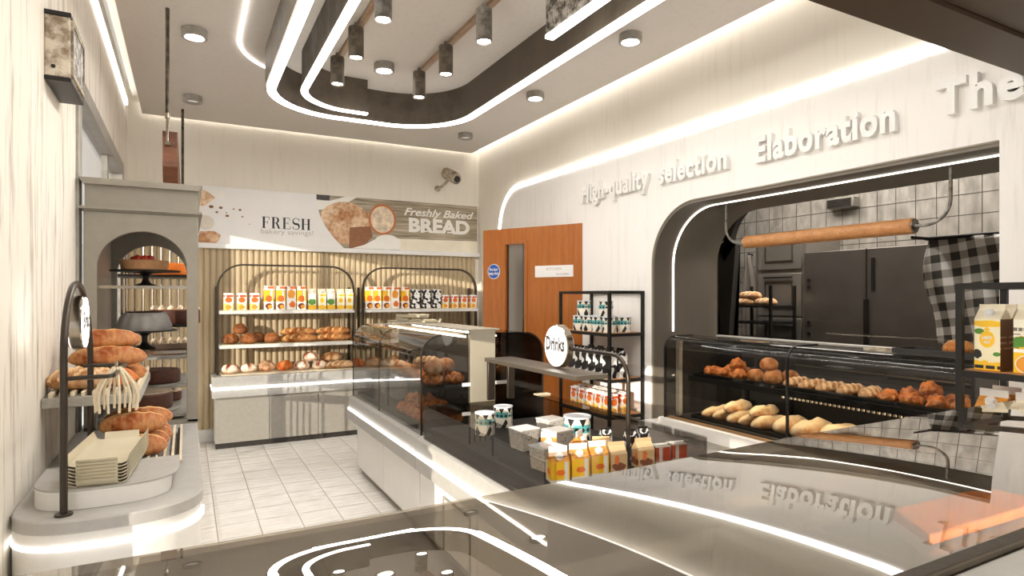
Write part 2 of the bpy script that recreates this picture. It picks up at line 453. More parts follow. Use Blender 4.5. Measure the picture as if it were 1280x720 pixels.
struct(MB().box(3.70, 3.76, .3, 1.318, 0, 3.05).box(3.70, 3.76, 3.54, 6.4, 0, 3.05).box(3.70, 3.76, 1.318, 3.54, 2.1, 3.05).box(3.70, 3.76, 1.318, 3.54, 0, 1.06).obj('wall_partition', M['dark_metal'], smooth=0))
fr = [(3.84, 0), (3.84, 1.85)]+arc(3.42, 1.83, .42, 0, pi/2, 12)+[(1.4, 2.25)]
struct(MB().band(fr, .12, 4.16, 4.22, 'x').obj('trim_8', M['black_matte']))

# ---- slatted panel on the back wall
sl = []; x = XL; n = 62; pitch = (XR-.05-XL)/n
pts = []
for i in range(n):
    x0 = XL+i*pitch
    pts += [(x0, YB-.004), (x0+.12*pitch, YB-.016), (x0+.3*pitch, YB-.023), (x0+.5*pitch, YB-.025), (x0+.7*pitch, YB-.023), (x0+.88*pitch, YB-.016)]
pts += [(XR-.05, YB-.004), (XR-.05, YB-.001), (XL, YB-.001)]
struct(MB().prism(pts, .12, 1.87, 'z').obj('wall_panelling', M['slats'], smooth=50))
struct(MB().box(XL, XR, YB-.03, YB, 0, .12).obj('baseboard_back', M['stone_w'], bevel=.004))
struct(MB().box(XR-.025, XR-.012, 5.5, YB, 0, .1).obj('baseboard_right', M['stone_w']))

# ---- door, ajar, hinged at its near edge
hx, hy = XR-.015, 4.421
ang = atan2(-(3.07-2.567), 5.383-4.421)
L = 1.085
d = thing('door_1', None, None, (hx, hy, 0), ang_d := atan2(3.07-2.567, 5.383-4.421)); d['kind'] = 'structure'
L = 1.085
dl = MB(); dl.box(0, .045, 0, .595, .01, 2.045).box(0, .045, .82, L, .01, 2.045).box(0, .045, .595, .82, 1.905, 2.045).box(0, .045, .595, .82, .01, .35)
dl.obj('door_leaf', M['door_wood'], d, world=False)
MB().band([(.586,.34),(.586,1.91),(.827,1.91),(.827,.34)], .03, -.012, .05, 'x', closed=True).obj('window_frame', M['door_wood'], d, world=False, bevel=.003)
MB().box(.016, .024, .59, .82, .345, 1.91).obj('door_pane', glass('door_glass', .35, 1.5, .05, 1.5, (.36,.33,.28)), d, world=False)
def dtext(s, t, z, h, mat, name, bold=0, parent=None, x=-.004, wmax=None):
    vs, fs = textmesh(s, 1, bold, align='CENTER'); k = h/.72
    kx = wmax/width(vs) if wmax else k
    MB().add([(x-.0005, t-p[0]*kx, z+p[1]*k) for p in vs], fs).obj(name, mat, parent or d, world=False, smooth=0)
st = MB().lathe([(0,0),(.072,0),(.072,.003)], 40, (-.003, .955, 1.643), 'x').obj('sticker', plain('white_sticker_rim', srgb(225,228,232), .4), d, world=False)
MB().lathe([(0,0),(.066,0),(.066,.002)], 40, (-.0045, .955, 1.643), 'x').obj('sticker_face', plain('blue_sticker', srgb(24,84,170), .35), st, world=False)
dtext('Fire door', .955, 1.650, .03, M['white'], 'lettering', .02, st, -.006, .10)
dtext('keep shut', .955, 1.612, .03, M['white'], 'lettering', .02, st, -.006, .115)
sg = MB().box(-.006, 0, .087, .486, 1.578, 1.683).obj('door_sign', M['white'], d, world=False, bevel=.002)
gt = plain('grey_lettering', srgb(140,138,134), .5)
dtext('K I T C H E N', .283, 1.64, .024, gt, 'lettering', 0, sg, -.007, .15)
dtext('OCCUPIED', .197, 1.596, .016, gt, 'lettering', 0, sg, -.007, .13)
# ================================================================ CEILING FIXTURES
def sub_arc(x0, x1, ymin, ymax, r):
    # open U path: up the left side, round the far end, down the right side
    return [(x0, ymin), (x0, (ymin+ymax-r)/2)]+[(p[0], p[1]) for p in arc(x0+r, ymax-r, r, pi, pi/2, 14)]+[(p[0], p[1]) for p in arc(x1-r, ymax-r, r, pi/2, 0, 14)]+[(x1, (ymin+ymax-r)/2), (x1, ymin)]
Y0 = .6
outr = sub_arc(.51, 1.99, Y0, 4.95, .55)
ring = thing('ceiling_light_ring', 'large dark oval ring light hanging from the ceiling with a white lit lower edge', 'ceiling light', (1.25, 2.7, HC))
rr = outr+[(1.99, Y0)]+[(p[0], p[1]) for p in arc(1.99-.3, Y0, .3, 0, -pi/2, 8)]+[(p[0], p[1]) for p in arc(.51+.3, Y0, .3, -pi/2, -pi, 8)]
M['ring_face'] = metal_worn('dark_ring_metal', srgb(86,77,67), srgb(106,96,84), .4, .3, 6)
MB().band(rr, .05, 2.83, HC, 'z', closed=True).obj('ring_band', M['ring_face'], ring)
MB().band(rr, .058, 2.820, 2.831, 'z', closed=True).obj('light_strip', M['led'], ring, bevel=.004)
MB().band([(p[0], p[1]) for p in sub_arc(.478, 2.03, 1.5, 4.985, .57)][:9], .012, 2.835, HC-.001, 'z').obj('outer_panel', M['marble'], ring)
inl = sub_arc(.715, 1.78, 1.0, 4.74, .40)
cut = [p for p in inl if p[0] < 1.25 and (p[1] > 4.3 or p[0] < .8)]
cut = cut[:[i for i, p in enumerate(cut) if p[1] > 4.73][0]+1]+[(1.245, 4.74)]
inn = thing('inner_light_band', 'curved dark band light inside the oval ring, ending at its far bend', 'ceiling light', (.72, 3.0, HC))
MB().band(cut, .035, 2.833, HC-.002, 'z').obj('band_panel', M['ring_face'], inn)
MB().band(cut, .045, 2.822, 2.832, 'z').obj('light_strip', M['led_warm'], inn)
inr = thing('straight_light_band', 'short straight speckled grey band light on the right inside the oval ring', 'ceiling light', (1.76, 2.0, HC))
MB().band([(1.76, 1.0), (1.76, 2.87)], .035, 2.83, HC, 'z').obj('band_panel', M['speckle'], inr)
MB().band([(1.76, 1.0), (1.76, 2.865)], .05, 2.815, 2.832, 'z').obj('light_strip', M['led_warm'], inr)
tl = [(.305, 1.0), (.305, 3.0)]+arc(.305+.6, 4.35, .6, pi, pi/2+.55, 12)
o = tag(MB().band(tl, .012, HC-.014, HC-.002, 'z').obj('thin_light_line', M['led_wall'], loc=(.3, 3, HC)), 'thin curved white light line on the ceiling left of the oval ring', 'led light')

def downlight(x, y, lab, on=True, bright=True):
    t = thing('downlight', lab, 'downlight', (x, y, HC), group='round surface downlights on the ceiling')
    MB().lathe([(.0,-.001),(.072,-.001),(.075,-.052),(.070,-.056),(.058,-.054),(.052,-.030),(0,-.030)], 32, (0,0,0), cap=False).obj('housing', M['grey_metal'], t, world=False)
    MB().lathe([(0,-.033),(.05,-.033),(.05,-.036),(0,-.036)], 28, cap=False).obj('lens', M['lamp'] if on else M['lamp_off'], t, world=False)
for a in ((.045,4.352,'lit round downlight on the ceiling left of the oval ring near the pole top',1),
          (.048,5.80,'dim round downlight on the ceiling above the tall cake cabinet, behind the pole',0),
          (1.266,4.347,'lit round downlight on the ceiling inside the oval ring',1),
          (2.523,3.11,'lit round downlight nearest on the right of the oval ring',1),
          (2.55,4.371,'small lit round downlight on the right of the oval ring, middle of three',1),
          (2.551,5.803,'dim round downlight farthest from the viewer, above the wooden door',0)): downlight(*a)
M['spot_metal'] = metal_worn('spot_grey_metal', srgb(92,84,74), srgb(128,118,104), .45, .4, 16)
M['spot_worn'] = metal_worn('spot_worn_metal', srgb(110,106,100), srgb(176,172,166), .4, .5, 9)
def spot(x, y, lab, worn):
    t = thing('track_spotlight', lab, 'spotlight', (x, y, 3.065), group='cylinder spotlights on the ceiling tracks')
    MB().lathe([(0,0),(.012,0),(.012,-.03),(.044,-.03),(.046,-.036),(.046,-.212),(.042,-.216),(.036,-.21),(.036,-.19),(0,-.19)], 28, cap=False).obj('lamp_body', M['spot_worn' if worn else 'spot_metal'], t, world=False)
    MB().lathe([(0,-.205),(.034,-.205),(.034,-.208),(0,-.208)], 24, cap=False).obj('lens', M['lamp'], t, world=False)
for x, side in ((.945,'left'), (1.54,'right')):
    t = tag(MB().box(x-.02, x+.02, .9, 4.42, 3.063, HC).obj('light_track', M['track_wood'], loc=(x, 2.6, HC), bevel=.003), 'slim brown light track on the %s inside the oval ring' % side, 'light track')
    for y, w in ((3.14,'nearest'), (3.72,'middle'), (4.24,'farthest')):
        spot(x-.035 if side == 'left' else x-.045, y, 'grey cylinder spotlight on the %s track, %s of its row' % (side, w), w == 'nearest')

# hanging beam on two poles
hb = thing('hanging_beam', 'reddish timber beam hung edge-on from the ceiling on two thin poles', 'hanging beam', (-.085, 5.2, 2.08))
MB().prism([(4.14,2.38),(4.14,2.17),(4.22,2.085),(6.2,2.085),(6.2,2.38)], -.125, -.045, 'x').obj('plank', M['dark_wood'], hb, bevel=.004)
for px, py, s_ in ((-.098, 4.105, 1), (-.03, 6.25, 0)):
    MB().cyl((px, py, 2.45 if s_ else 2.2), .011, HC-(2.45 if s_ else 2.2), n=12).obj('pole', metal_worn('pole_worn_metal', srgb(54,46,38), srgb(110,98,84), .4, .6, 22), hb)
MB().cyl((-.098, 4.105, 2.30), .0075, .17, n=10).cyl((-.098, 4.105, 2.445), .014, .03, n=12).box(-.112,-.084,4.098,4.14,2.29,2.31).obj('bracket', M['chrome'], hb)

# ================================================================ RIGHT WALL LETTERING
def lettering(s, y0, y1, z, h, lab, name='raised_lettering'):
    t = thing(name, lab, 'lettering', (XR-.012, (y0+y1)/2, z))
    BO = .037
    full, _ = textmesh(s, 1, BO, spacing=1.1)
    kx = (y0-y1)/width(full); x0 = min(p[0] for p in full); k = h*1.12/.70
    for i, ch in enumerate(s):
        if ch == ' ': continue
        a, _ = textmesh(s[:i+1], 1, BO, spacing=1.1); cu_v, cu_f = textmesh(ch, 1, BO, depth=.6)
        off = max(p[0] for p in a)-max(p[0] for p in cu_v)
        MB().add([(XR-.028-p[2]*.026, y0-(p[0]+off-x0)*kx, z+p[1]*k) for p in cu_v], cu_f).obj('letter', M['white'], t, smooth=0)
lettering('High-quality  selection', 4.395, 2.78, 2.222, .125, 'raised white wall words High-quality selection beneath the light line')
lettering('Elaboration', 2.56, 1.735, 2.212, .13, 'raised white wall word Elaboration in the middle of the lettering row')
lettering('The taste', 1.555, .72, 2.228, .13, 'raised white wall words starting The ta, cut off by the dark bulkhead')

# ================================================================ BACK WALL: banner, camera
YBn = YB-.035
def bp(u, v, dy=0): return aty(u, v, YBn-dy)
bn = thing('banner', 'long printed bakery banner on the back wall above the ribbed panel', 'banner', (1.5, YBn, 1.9))
MB().box(-.1, 3.04, YBn, YB-.001, 1.915, 2.468).obj('banner_board', M['white'], bn, bevel=.002)
MB().box(-.1, 3.06, YBn-.03, YB-.001, 1.868, 1.915).obj('ledge', M['white'], bn, bevel=.004)
def flat(name, pts, dy, mat, par=bn):
    P = [Vector((p[0], YBn-dy, p[1])) for p in pts]
    return MB().add(P, [tuple(range(len(P)))]).obj(name, mat, par, smooth=0)
k = NT('printed_planks'); f = k.noise(k.map(scale=(1.2,1,26)), 2, 5); 
k.set(k.ramp(f, [(.3, srgb(104,92,74)), (.5, srgb(160,146,122)), (.7, srgb(198,184,158))]), .4); M['planks'] = k.mat
k = NT('printed_crust'); f = k.noise(k.map(), 26, 5); g = k.noise(k.map(), 4, 3)
k.set(k.mix(k.ramp(g, [(.40,(0,0,0)),(.6,(1,1,1))]), k.ramp(f, [(.35, srgb(150,92,48)), (.65, srgb(206,150,96))]), k.ramp(f, [(.35, srgb(214,168,118)), (.65, srgb(240,220,190))])), .4); M['pcrust'] = k.mat
M['pcrust_d'] = plain('printed_dark_crust', srgb(140,88,48), .4, 0, .25, 40)
M['pwhite'] = plain('printed_flour', srgb(240,236,228), .4, 0, .03)
M['pdark'] = plain('printed_dark', srgb(50,40,32), .4)
X = lambda u: aty(u, 280, YBn).x
zt, zb = 2.466, 1.917
xr0, xr1 = X(395.5), 3.034
cv = [(X(430), zb)]+[(X(395.5)+(X(430)-X(395.5))*(1-t)**2.2, zb+(zt-zb)*t) for t in (.2,.4,.6,.8)]+[(xr0, zt)]
flat('printed_planks', cv+[(xr1, zt), (xr1, 2.055), (X(500), 2.045), (X(500), zb)], .001, M['planks'])
flat('printed_dark', [(xr0+.0, zt-.0), (xr0+.14, zt), (xr0+.13, zt-.06), (xr0, zt-.05)], .0015, M['pdark'])
flat('printed_flour', [(xr0, zt-.06), (xr0+.14, zt-.055), (xr0+.3, zt), (xr0+.42, zt), (xr0+.2, zt-.14), (xr0+.01, zt-.16)], .0017, M['pwhite'])
bx, bz = X(431.5), 2.185
ell = lambda cx, cz, rx, rz, a0=0, a1=2*pi, n=28: [(cx+rx*cos(a0+(a1-a0)*i/n), cz+rz*sin(a0+(a1-a0)*i/n)) for i in range(n+1 if a1-a0 < 6.2 else n)]
loaf = [p for p in ell(bx, bz, X(464)-bx, .225) if p[1] > zb+.004]
loaf = [(max(p[0], X(395.5)+(X(430)-X(395.5))*(1-(p[1]-zb)/(zt-zb))**2.2+.004), p[1]) for p in loaf]
flat('printed_loaf', loaf, .002, M['pcrust'])
flat('printed_slice_edge', [(X(437), 2.14), (X(463), 2.165), (X(466), 2.06), (X(456), 1.96), (X(440), zb+.004), (X(436), zb+.004)], .0023, M['pcrust_d'])
flat('printed_bowl', ell(X(478), 2.245, .155, .17), .0025, plain('printed_terracotta', srgb(190,112,62), .4))
flat('printed_nuts', ell(X(478), 2.245, .13, .145), .0028, plain('printed_nuts', srgb(222,202,174), .4, 0, .35, 18))
flat('printed_flour', ell(X(484), 2.0, .14, .083), .003, M['pwhite'])
flat('printed_flour', [(X(440), zb+.003), (X(455), 1.96), (X(478), 2.07), (X(500), 2.045), (X(500), zb+.003)], .0031, M['pwhite'])
flat('sunlit_cream', [(X(500), zb+.003), (X(500), 2.044), (xr1, 2.052), (xr1, zb+.003)], .0012, plain('sunlit_cream', srgb(238,230,208), .4))  # cream patch paints the sunlit lower right of the banner
# left picture
flat('printed_toast', [(-.05, 2.3), (X(255), 2.27), (X(268), 2.35), (X(272), 2.37), (X(268), 2.41), (X(262), 2.43), (-.05, 2.43)], .001, M['pcrust'])
flat('printed_egg', [(X(255), 2.43), (X(281), 2.43), (X(280), 2.36), (X(270), 2.35), (X(262), 2.40)], .0012, M['pwhite'])
flat('printed_toast', [(X(246), zb+.005), (X(250), 2.03), (X(268), 2.035), (X(276), 2.0), (X(274), 1.945), (X(270), zb+.005)], .001, M['pcrust'])
flat('printed_egg', ell(X(257), 2.115, .075, .07), .0014, plain('printed_egg_white', srgb(222,212,196), .4, 0, .1, 30))
for (u, z, r) in ((264,2.27,.022),(276,2.265,.018),(284,2.19,.018),(292,2.26,.010),(300,2.255,.014),(303,2.19,.010),(271,2.22,.014),(283,2.22,.008),(312,2.12,.006)):
    flat('printed_crumb', ell(X(u), z, r, r*.7, n=7), .0015, M['pcrust_d'])
# lettering on the banner
ink = plain('black_ink', srgb(24,22,20), .4); gink = plain('grey_ink', srgb(190,182,172), .4)
def serif_letter(ch):
    # a high-contrast serif capital in a unit-high box -> list of polygons and its width
    R = lambda a, b, c, d: [(a,c),(b,c),(b,d),(a,d)]
    if ch == 'F': return [R(.06,.24,0,1), R(0,.32,0,.04), R(0,.62,.96,1), R(.58,.62,.74,1), R(.24,.48,.5,.54), R(.45,.48,.38,.66)], .72
    if ch == 'E': return [R(.06,.24,0,1), R(0,.66,0,.04), R(0,.62,.96,1), R(.58,.62,.74,1), R(.24,.48,.5,.54), R(.45,.48,.38,.66), R(.62,.66,0,.28)], .78
    if ch == 'H': return [R(.06,.24,0,1), R(0,.3,0,.04), R(0,.3,.96,1), R(.56,.74,0,1), R(.5,.8,0,.04), R(.5,.8,.96,1), R(.24,.56,.5,.54)], .92
    if ch == 'R':
        o = arc(.38, .74, .26, -pi/2, pi/2, 10); i = arc(.36, .74, .12, pi/2, -pi/2, 10, .21)
        return [R(.06,.24,0,1), R(0,.32,0,.04), R(0,.38,.96,1), R(.24,.38,.47,.51), o+i, [(.36,.5),(.5,.5),(.72,.03),(.8,.03),(.8,0),(.56,0)]], .86
    if ch == 'S':
        a = arc(.3, .74, .27, .1*pi, 1.35*pi, 12, .26)+[(.36,.47)]; b = arc(.3, .26, .27, .35*pi, -.9*pi, 12, .26)
        ctr = a+b; L_ = []; R_ = []
        for q, p in enumerate(ctr):
            w = .02+.075*math.exp(-((q-len(ctr)/2)/5.0)**2)
            p0 = Vector(ctr[max(0, q-1)]); p1 = Vector(ctr[min(len(ctr)-1, q+1)]); t_ = (p1-p0).normalized(); nn = Vector((-t_.y, t_.x))
            L_.append(tuple(Vector(p)+nn*w)); R_.append(tuple(Vector(p)-nn*w))
        quads = [[L_[q], L_[q+1], R_[q+1], R_[q]] for q in range(len(ctr)-1)]
        return quads+[R(.54,.58,.72,.98), R(.02,.06,.02,.28)], .68
x = 0; polys = []
for ch in 'FRESH':
    pl, w = serif_letter(ch); polys += [[(p[0]+x, p[1]) for p in q] for q in pl]; x += w+.08
tot = x-.08; m = MB(); fx = (X(389.5)-X(327.5))/tot
zf = aty(360, 286.5, YBn).z; hf = .115
for q in polys: m.add([(X(327.5)+p[0]*fx, YBn-.003, zf+p[1]*hf) for p in q], [tuple(range(len(q)))])
m.obj('lettering', ink, bn, smooth=0)
def btext(s, u0, u1, z, h, mat, bold=0, shear=0, dy=.003, depth=0):
    vs, fs = textmesh(s, 1, bold, shear, depth=depth); kx = (X(u1)-X(u0))/width(vs); x0 = min(p[0] for p in vs)
    MB().add([(X(u0)+(p[0]-x0)*kx, YBn-dy-p[2], z+p[1]*h/.72) for p in vs], fs).obj('lettering', mat, bn, smooth=0)
btext('bakery savings!', 326, 391.5, 2.035, .05, gink)
btext('Freshly Baked', 505, 592, 2.312, .085, M['pwhite'], .02, .35)
btext('BREAD', 511, 587, 2.135, .15, M['pwhite'], .045)
for u in (512, 529, 545, 560, 576):
    flat('lettering_serif', [(X(u)-.012, 2.135), (X(u)+.055, 2.135), (X(u)+.055, 2.15), (X(u)-.012, 2.15)], .0032, M['pwhite'])
    if u != 560: flat('lettering_serif', [(X(u)-.012, 2.27), (X(u)+.05, 2.27), (X(u)+.05, 2.285), (X(u)-.012, 2.285)], .0032, M['pwhite'])

cc = thing('security_camera', 'small security camera on a bracket on the back wall above the banner', 'camera', (2.55, YB, 2.64))
p0 = Vector((2.55, YB, 2.645)); p1 = Vector((2.62, YB-.16, 2.72)); 
MB().lathe([(0,0),(.035,0),(.03,-.02),(0,-.02)], 20, (2.55, YB, 2.645), 'y', cap=False).tube([p0, Vector((2.565, YB-.09, 2.655)), p1], .016, 10).obj('bracket', M['worn_metal'], cc)
dr = Vector((.18, -1, -.42)).normalized()
body = MB(); c0 = p1-dr*.07+Vector((.01,0,.055)); c1 = c0+dr*.24
body.tube([c0, c0+dr*.01, c1-dr*.01, c1], .06, 20); body.obj('camera_body', M['worn_metal'], cc, bevel=.004)
MB().tube([c1-dr*.001, c1+dr*.012], .036, 20).obj('lens', M['black'], cc)
MB().tube([c0-dr*.01+Vector((0,0,.012)), c1-dr*.02+Vector((0,0,.012))], .062, 8).obj('sun_hood', M['worn_metal'], cc)

# ---- box on the left wall
wb = thing('wall_box', 'weathered metal alarm box high on the left wall', 'wall box', (XL, 3.03, 2.226))
MB().box(XL, XL+.081, 2.87, 3.19, 2.24, 2.475).obj('casing', metal_worn('weathered_steel', srgb(136,118,96), srgb(214,204,188), .5, .2, 12), wb, bevel=.005)
for z_ in (2.474, 2.224): MB().box(XL, XL+.084, 2.866, 3.194, z_, z_+.017).obj('cap', M['black'], wb, bevel=.002)
MB().band([(2.89,2.26),(2.89,2.46),(3.17,2.46),(3.17,2.26)], .016, XL+.08, XL+.09, 'x', closed=True).obj('front_frame', M['worn_metal'], wb)
MB().box(XL+.081, XL+.086, 2.9, 3.16, 2.27, 2.45).obj('front_panel', M['speckle'], wb)
MB().cyl((XL+.028, 2.868, 2.278), .0075, .004, 'y', 12).obj('screw', M['black'], wb)
# ================================================================ BACK WALL BREAD UNIT
bu = thing('bread_counter', 'long grey bread counter with a lit front strip below the ribbed back wall', 'counter', (1.55, 6.38, 0))
x0, x1 = .206, 2.93
MB().box(x0+.03, x1, 6.215, 6.565, 0, .05).obj('plinth', M['black_matte'], bu)
MB().box(x0+.024, x1, 6.215, 6.565, .05, .47).obj('carcass', M['stone_d'], bu)
dxs = [x0+.026, .697, 1.147, 1.597, 2.047, 2.497, x1]
for a, b in zip(dxs, dxs[1:]): MB().box(a+.003, b-.003, 6.198, 6.214, .052, .455).obj('door', M['stone_d'], bu, bevel=.002)
MB().prism([(6.175,.47),(6.175,.545)]+[(6.175,.565)]+[(6.18,.655),(6.19,.663),(6.565,.663),(6.565,.47)], x0, x1, 'x').obj('worktop', M['stone'], bu, bevel=.006)
MB().box(x0-.004, x1, 6.168, 6.18, .548, .562).obj('light_strip', M['led'], bu)
MB().box(x0-.004, x0+.004, 6.18, 6.5, .548, .562).obj('light_strip', M['led'], bu)

def arch_shelf(a, b, lab):
    t = thing('arch_shelf', lab, 'shelf', ((a+b)/2, 6.4, .663), group='bronze arch shelf frames on the bread counter')
    p = [(a,.664),(a,1.48)]+arc(a+.225, 1.48, .225, pi, pi/2, 10)+arc(b-.225, 1.48, .225, pi/2, 0, 10)+[(b,1.48),(b,.664)]
    MB().band(p, .016, 6.335, 6.375, 'y').obj('arch_frame', M['bronze'], t)
    for q in (a, b): MB().box(q-.012, q+.012, 6.53, 6.555, .664, 1.50).obj('rear_post', M['bronze'], t)
    for z in (1.238, .915):
        MB().box(a+.012, b-.010, 6.26, 6.565, z, z+.030).obj('shelf_board', M['stone_w'], t, bevel=.003)
        MB().box(a+.03, b-.03, 6.27, 6.56, z+.030, z+.036).obj('shelf_liner', M['tray'], t)
    return t
arch_shelf(.258, 1.525, 'left bronze arch frame with two white shelves on the back counter')
arch_shelf(1.625, 2.92, 'right bronze arch frame with two white shelves next to the door end')
for a, b, w in ((.285, 1.49, 'left'), (1.66, 2.88, 'right')):
    tag(MB().box(a, b, 6.225, 6.53, .664, .676).obj('wooden_board', M['slat_wood'], loc=((a+b)/2, 6.38, .664), bevel=.003), 'flat wooden bread board on the grey counter under the %s arch shelf' % w, 'board')

# ================================================================ TALL CAKE CABINET (left)
cb = thing('cake_cabinet', 'tall grey cake cabinet with an arched front opening behind the left counter', 'cabinet', (-.19, 4.1, 0))
ca, cbx, cy0, cy1 = -.442, .056, 3.6, 4.62
hole_l, hole_r, spr = -.388, .002, 1.545
cr = (hole_r-hole_l)/2
archp = [(ca,.745),(hole_l,.745),(hole_l,spr)]+arc((hole_l+hole_r)/2, spr, cr, pi, 0, 22, .185)+[(hole_r,spr),(hole_r,.745),(cbx,.745),(cbx,1.82),(ca,1.82)]
MB().prism(archp, cy0, cy0+.035, 'y').obj('front_arch', M['cab'], cb, bevel=.003)
MB().prism(archp, cy1-.035, cy1, 'y').obj('rear_arch', M['cab'], cb)
MB().box(ca, hole_l-.03, cy0+.035, cy1-.035, .745, 1.82).obj('side_panel', M['cab'], cb)
MB().box(hole_r+.03, cbx, cy0+.035, cy1-.035, 1.0, 1.82).obj('side_panel', M['glass_mid'], cb)
MB().box(ca, cbx, cy0, cy1, 1.821, 1.835).obj('top_panel', M['cab'], cb)
MB().prism([(ca-.018,1.83),(cbx+.018,1.83),(cbx+.014,1.842),(ca-.014,1.842)], cy0-.02, cy1, 'y').obj('moulding', M['cab'], cb)
MB().box(ca+.004, cbx-.004, cy0+.004, cy1, 1.842, 1.955).obj('header_box', M['cab'], cb)
MB().prism([(ca,1.95),(cbx,1.95),(cbx+.02,1.982),(ca-.02,1.982)], cy0-.02, cy1+.02, 'y').obj('cornice', M['cab'], cb, bevel=.002)
MB().box(ca, cbx, cy0+.0, cy1, .741, .76).obj('base_panel', M['cab'], cb)
for z in (1.445, 1.108): 
    MB().box(hole_l+.002, hole_r-.002, cy0+.04, cy1-.04, z, z+.008).obj('glass_shelf', M['glass_clear'], cb)
    MB().box(hole_l+.002, hole_r-.002, cy0+.037, cy0+.043, z-.004, z+.012).obj('shelf_edge', M['chrome'], cb)
# wire rack behind the cabinet
wr = thing('wire_rack', 'steel wire rack trolley of cakes seen through the arched cake cabinet', 'rack', (-.17, 5.05, 0))
for z in (1.535, 1.19, .97, .78, .62):
    MB().box(-.42, .02, 4.82, 5.32, z, z+.018).obj('tray_shelf', M['black'] if z > 1 else M['grey_metal'], wr)
for i in range(7): MB().cyl((-.40+i*.058, 5.36, .0), .006, 2.0, n=8).obj('wire_bar', M['chrome'], wr)
for x in (-.42, .02):
    for y in (4.82, 5.32): MB().cyl((x, y, 0), .009, 1.95, n=8).obj('post', M['chrome'], wr)

# ================================================================ LEFT COUNTER
def endpoly(xl, xr, yb, ytip, bulge, n=18):
    pts = [(xl, yb), (xl, ytip)]
    c = (xl+xr)/2; hw = (xr-xl)/2
    for i in range(1, n):
        a = pi+pi*i/n
        ca_, sa = cos(a), sin(a)
        e = .75
        pts.append((c+hw*(abs(ca_)**e)*(1 if ca_ > 0 else -1), ytip-bulge*(abs(sa)**e)))
    return pts+[(xr, ytip), (xr, yb)]
lc = thing('wall_counter', 'white curved counter with a glowing rim along the left wall', 'counter', (-.21, 3.2, 0))
MB().prism(endpoly(XL+.002, .046, 4.66, 2.42, .225), .0, .70, 'z').obj('counter_base', M['stone_w'], lc, smooth=30)
MB().prism(endpoly(XL+.002, .052, 4.66, 2.42, .232), .70, .741, 'z').obj('counter_top', M['stone'], lc, bevel=.005, smooth=30)
pth = [p for p in endpoly(XL+.004, .05, 3.0, 2.42, .229)[1:-1]]
MB().band(pth, .012, .654, .665, 'z').obj('light_strip', M['led_rim'], lc)
pl = thing('display_plinth', 'low white rounded plinth on the end of the left counter', 'plinth', (-.22, 2.6, .741))
MB().prism(endpoly(-.425, -.045, 2.62, 2.445, .15), .742, .795, 'z').obj('plinth_base', M['stone_w'], pl, smooth=30)
MB().prism(endpoly(-.43, -.022, 2.64, 2.475, .175), .795, .801, 'z').obj('plinth_top', M['stone'], pl, smooth=30)
# slatted riser under the lower baguettes
sr = thing('slatted_riser', 'low slatted riser of pale rods under the baguettes on the left counter', 'rack', (-.19, 3.0, .742))
for x in (-.295, -.03): MB().box(x-.006, x+.006, 2.68, 3.36, .742, .768).obj('rail', M['black'], sr)
for i in range(11):
    x = -.30+i*.0275; MB().box(x, x+.009, 2.64, 3.38, .769, .780).obj('rod', M['slat_wood'], sr)

# illuminated oval sign on a tall loop
def round_sign(name, lab, c, r, axis_rz, thick, word):
    t = thing(name, lab, 'sign', c, axis_rz)
    MB().lathe([(0,-thick/2),(r-.004,-thick/2),(r,-thick/2+.004),(r,thick/2-.004),(r-.004,thick/2),(0,thick/2)], 48, (0,0,0), 'y').obj('sign_housing', M['chrome'], t, world=False)
    for s_ in (-1, 1):
        a = MB().lathe([(0,0),(r*.93,0),(r*.93,.003),(0,.003)], 48, (0, -thick/2-.003 if s_ < 0 else thick/2, 0), 'y').obj('sign_face', M['sign_face'], t, world=False)
        vs, fs = textmesh(word, 1, .045); w = width(vs); xm = (max(p[0] for p in vs)+min(p[0] for p in vs))/2
        kx = r*1.6/w; k = r*.62/.72
        y_ = -thick/2-.005 if s_ < 0 else thick/2+.005
        if 'sign_letter_grey' not in M: M['sign_letter_grey'] = plain('sign_letter_grey', srgb(112,108,102), .6, 0, .03)
        MB().add([((p[0]-xm)*kx*(1 if s_ < 0 else -1), y_, p[1]*k-r*.18) for p in vs], fs).obj('lettering', M['sign_letter_grey'], t, world=False, smooth=0)
    return t
lf = thing('sign_loop', 'tall bronze loop stand holding the left illuminated sign', 'sign stand', (-.33, 2.55, .741))
lx0, ly0, ly1 = -.326, 2.258, 2.84
zt_ = 1.445
pts = [(lx0, ly0, .745)]+[(lx0, ly0, 1.10)]
mid = (ly0+ly1)/2; hw = (ly1-ly0)/2
for i in range(19):
    a = pi-pi*i/18; pts.append((lx0-.006*sin(a), mid+hw*cos(a), 1.16+.285*sin(a)))
pts += [(lx0, ly1, 1.10), (lx0, ly1, .745)]
MB().tube(pts, .0105, 12).obj('loop_tube', M['bronze'], lf)
for y in (ly0, ly1): MB().cyl((lx0, y, .7415), .024, .007, n=20).obj('foot', M['bronze'], lf, bevel=.002)
MB().tube([(lx0, ly0+.005, 1.152), (-.215, ly0+.02, 1.152), (-.203, ly0+.04, 1.152)], .007, 8).tube([(-.203, ly0+.03, 1.152), (-.198, 2.655, 1.152)], .007, 8).tube([(-.198, 2.655, 1.152), (lx0, 2.655, 1.152)], .007, 8).obj('utensil_rail', M['bronze'], lf)
round_sign('round_sign', 'lit round sign inside the bronze loop by the left wall', (lx0, 2.55, 1.312), .092, pi/2, .036, 'Bread')
